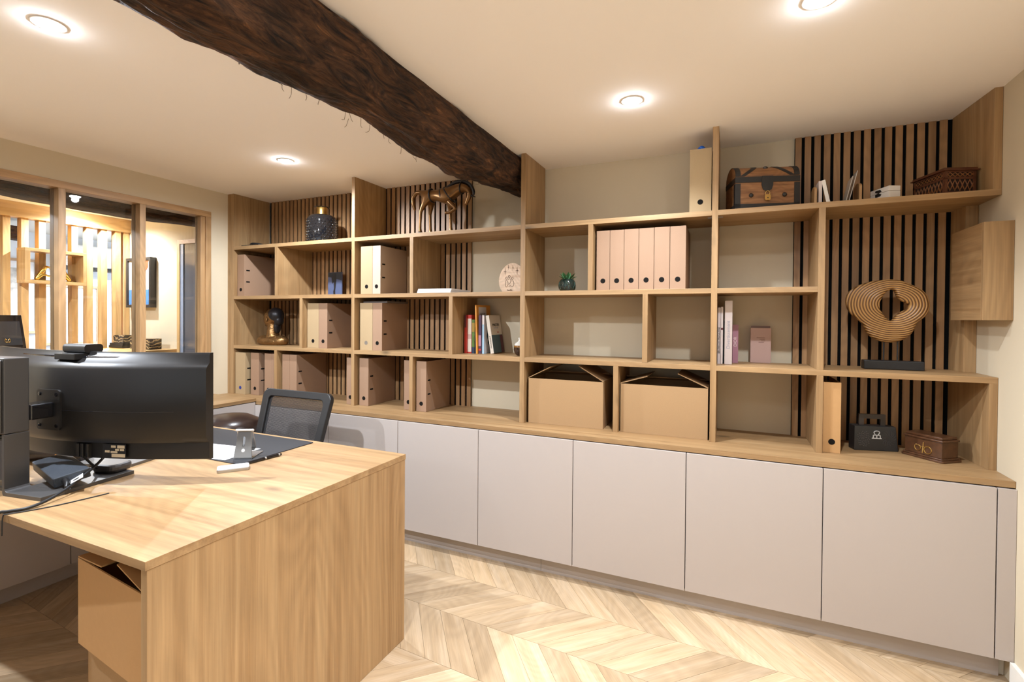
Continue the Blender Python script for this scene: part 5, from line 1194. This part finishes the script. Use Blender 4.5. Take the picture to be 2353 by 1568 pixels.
paint([(0.74, 0.72), (0.84, 0.80), (0.86, 0.92), (0.76, 0.93), (0.64, 0.92), (0.62, 0.82)], (0.72, 0.07, 0.02)); paint([(0.64, 0.42), (0.86, 0.40), (0.82, 0.66), (0.66, 0.68)], (0.66, 0.68, 0.78))
dr = structure(thing('door_1', None, None, (-3.3, YW_, 0.0)))
bx('door_post', (-3.758, 0.325, 0.0), (-3.718, YW_ - 0.001, 2.150), PINE, dr); bx('door_post', (-2.86, 0.325, 0.0), (-2.82, YW_ - 0.001, 2.150), PINE, dr); bx('door_head', (-3.7175, 0.325, 2.112), (-2.8605, YW_ - 0.001, 2.150), PINEY, dr)
bx('door_leaf', (-3.7175, 0.338, 0.004), (-2.8605, YW_ - 0.002, 2.1115), plain('smoked_glass', (0.085, 0.095, 0.115), 0.12), dr)
bx('door_stile', (-3.7150, 0.330, 0.004), (-3.672, 0.3378, 2.110), plain('steel_blue', (0.25, 0.30, 0.40), 0.3), dr)
# corridor beyond the screen
tag(bx('corridor_beam', (-5.75, -2.2, 2.20), (-5.55, -0.06, 2.33), BEAM), 'dark timber beam in the corridor beyond the slat screen', 'beam')
PRN = []
def framed(y0, y1, z0, z1, label, x=RX0):
    t = thing('framed_print', label, 'picture', (x, (y0 + y1) / 2, z0), group='framed prints in the corridor')
    FR = plain('tan_frame', (0.42, 0.26, 0.16), 0.5)
    for a, b in (((x + 0.001, y0, z0), (x + 0.03, y1, z0 + 0.03)), ((x + 0.001, y0, z1 - 0.03), (x + 0.03, y1, z1)), ((x + 0.001, y0, z0 + 0.0302), (x + 0.03, y0 + 0.03, z1 - 0.0302)), ((x + 0.001, y1 - 0.03, z0 + 0.0302), (x + 0.03, y1, z1 - 0.0302))): bx('frame_bar', a, b, FR, t)
    bx('mount', (x + 0.001, y0 + 0.0305, z0 + 0.0305), (x + 0.010, y1 - 0.0305, z1 - 0.0305), PAPER, t)
    m_ = 0.10; bx('print', (x + 0.0102, y0 + m_, z0 + m_ * 1.3), (x + 0.012, y1 - m_, z1 - m_ * 1.1), plain('print_ink', (0.45, 0.43, 0.40), 0.7, noise=0.8, nscale=18), t)
framed(-0.03, 0.40, 1.20, 2.08, 'tan framed print behind the niche of the slat screen'); framed(0.44, 1.02, 1.05, 1.80, 'lower tan framed print just right of the niche seen through the screen'); framed(-0.62, -0.10, 1.2, 2.0, 'tan framed print at the far left seen through the screen')
t = thing('air_conditioner', 'white wall air conditioner with a dark outlet high in the corridor', 'air conditioner', (RX0, 0.95, 1.98))
bx('body', (RX0 + 0.001, 0.55, 2.03), (RX0 + 0.20, 1.45, 2.30), WHITEP, t, 0.02); bx('outlet', (RX0 + 0.02, 0.58, 1.99), (RX0 + 0.19, 1.42, 2.029), BLACK, t)
downlight(-4.3677, -0.10, 'downlight seen through the glass above the slat screen', power=SPOT_W * 1.5, col=LAMP_COL, cone=165)
downlight(-3.65, -1.35, 'added unseen downlight above the reception counter', power=SPOT_W * 1.5, col=LAMP_COL, cone=165)  # unseen lamp added to brighten the reception
downlight(-5.55, 0.75, 'added unseen downlight in the corridor beyond the screen', power=SPOT_W * 4.0, col=(0.9, 0.95, 1.0))  # unseen lamp added so the corridor looks bright between the posts
downlight(-5.5, 1.9, 'added unseen downlight at the end of the corridor', power=SPOT_W * 3.0, col=(0.9, 0.95, 1.0))  # second unseen lamp added to brighten the corridor walls
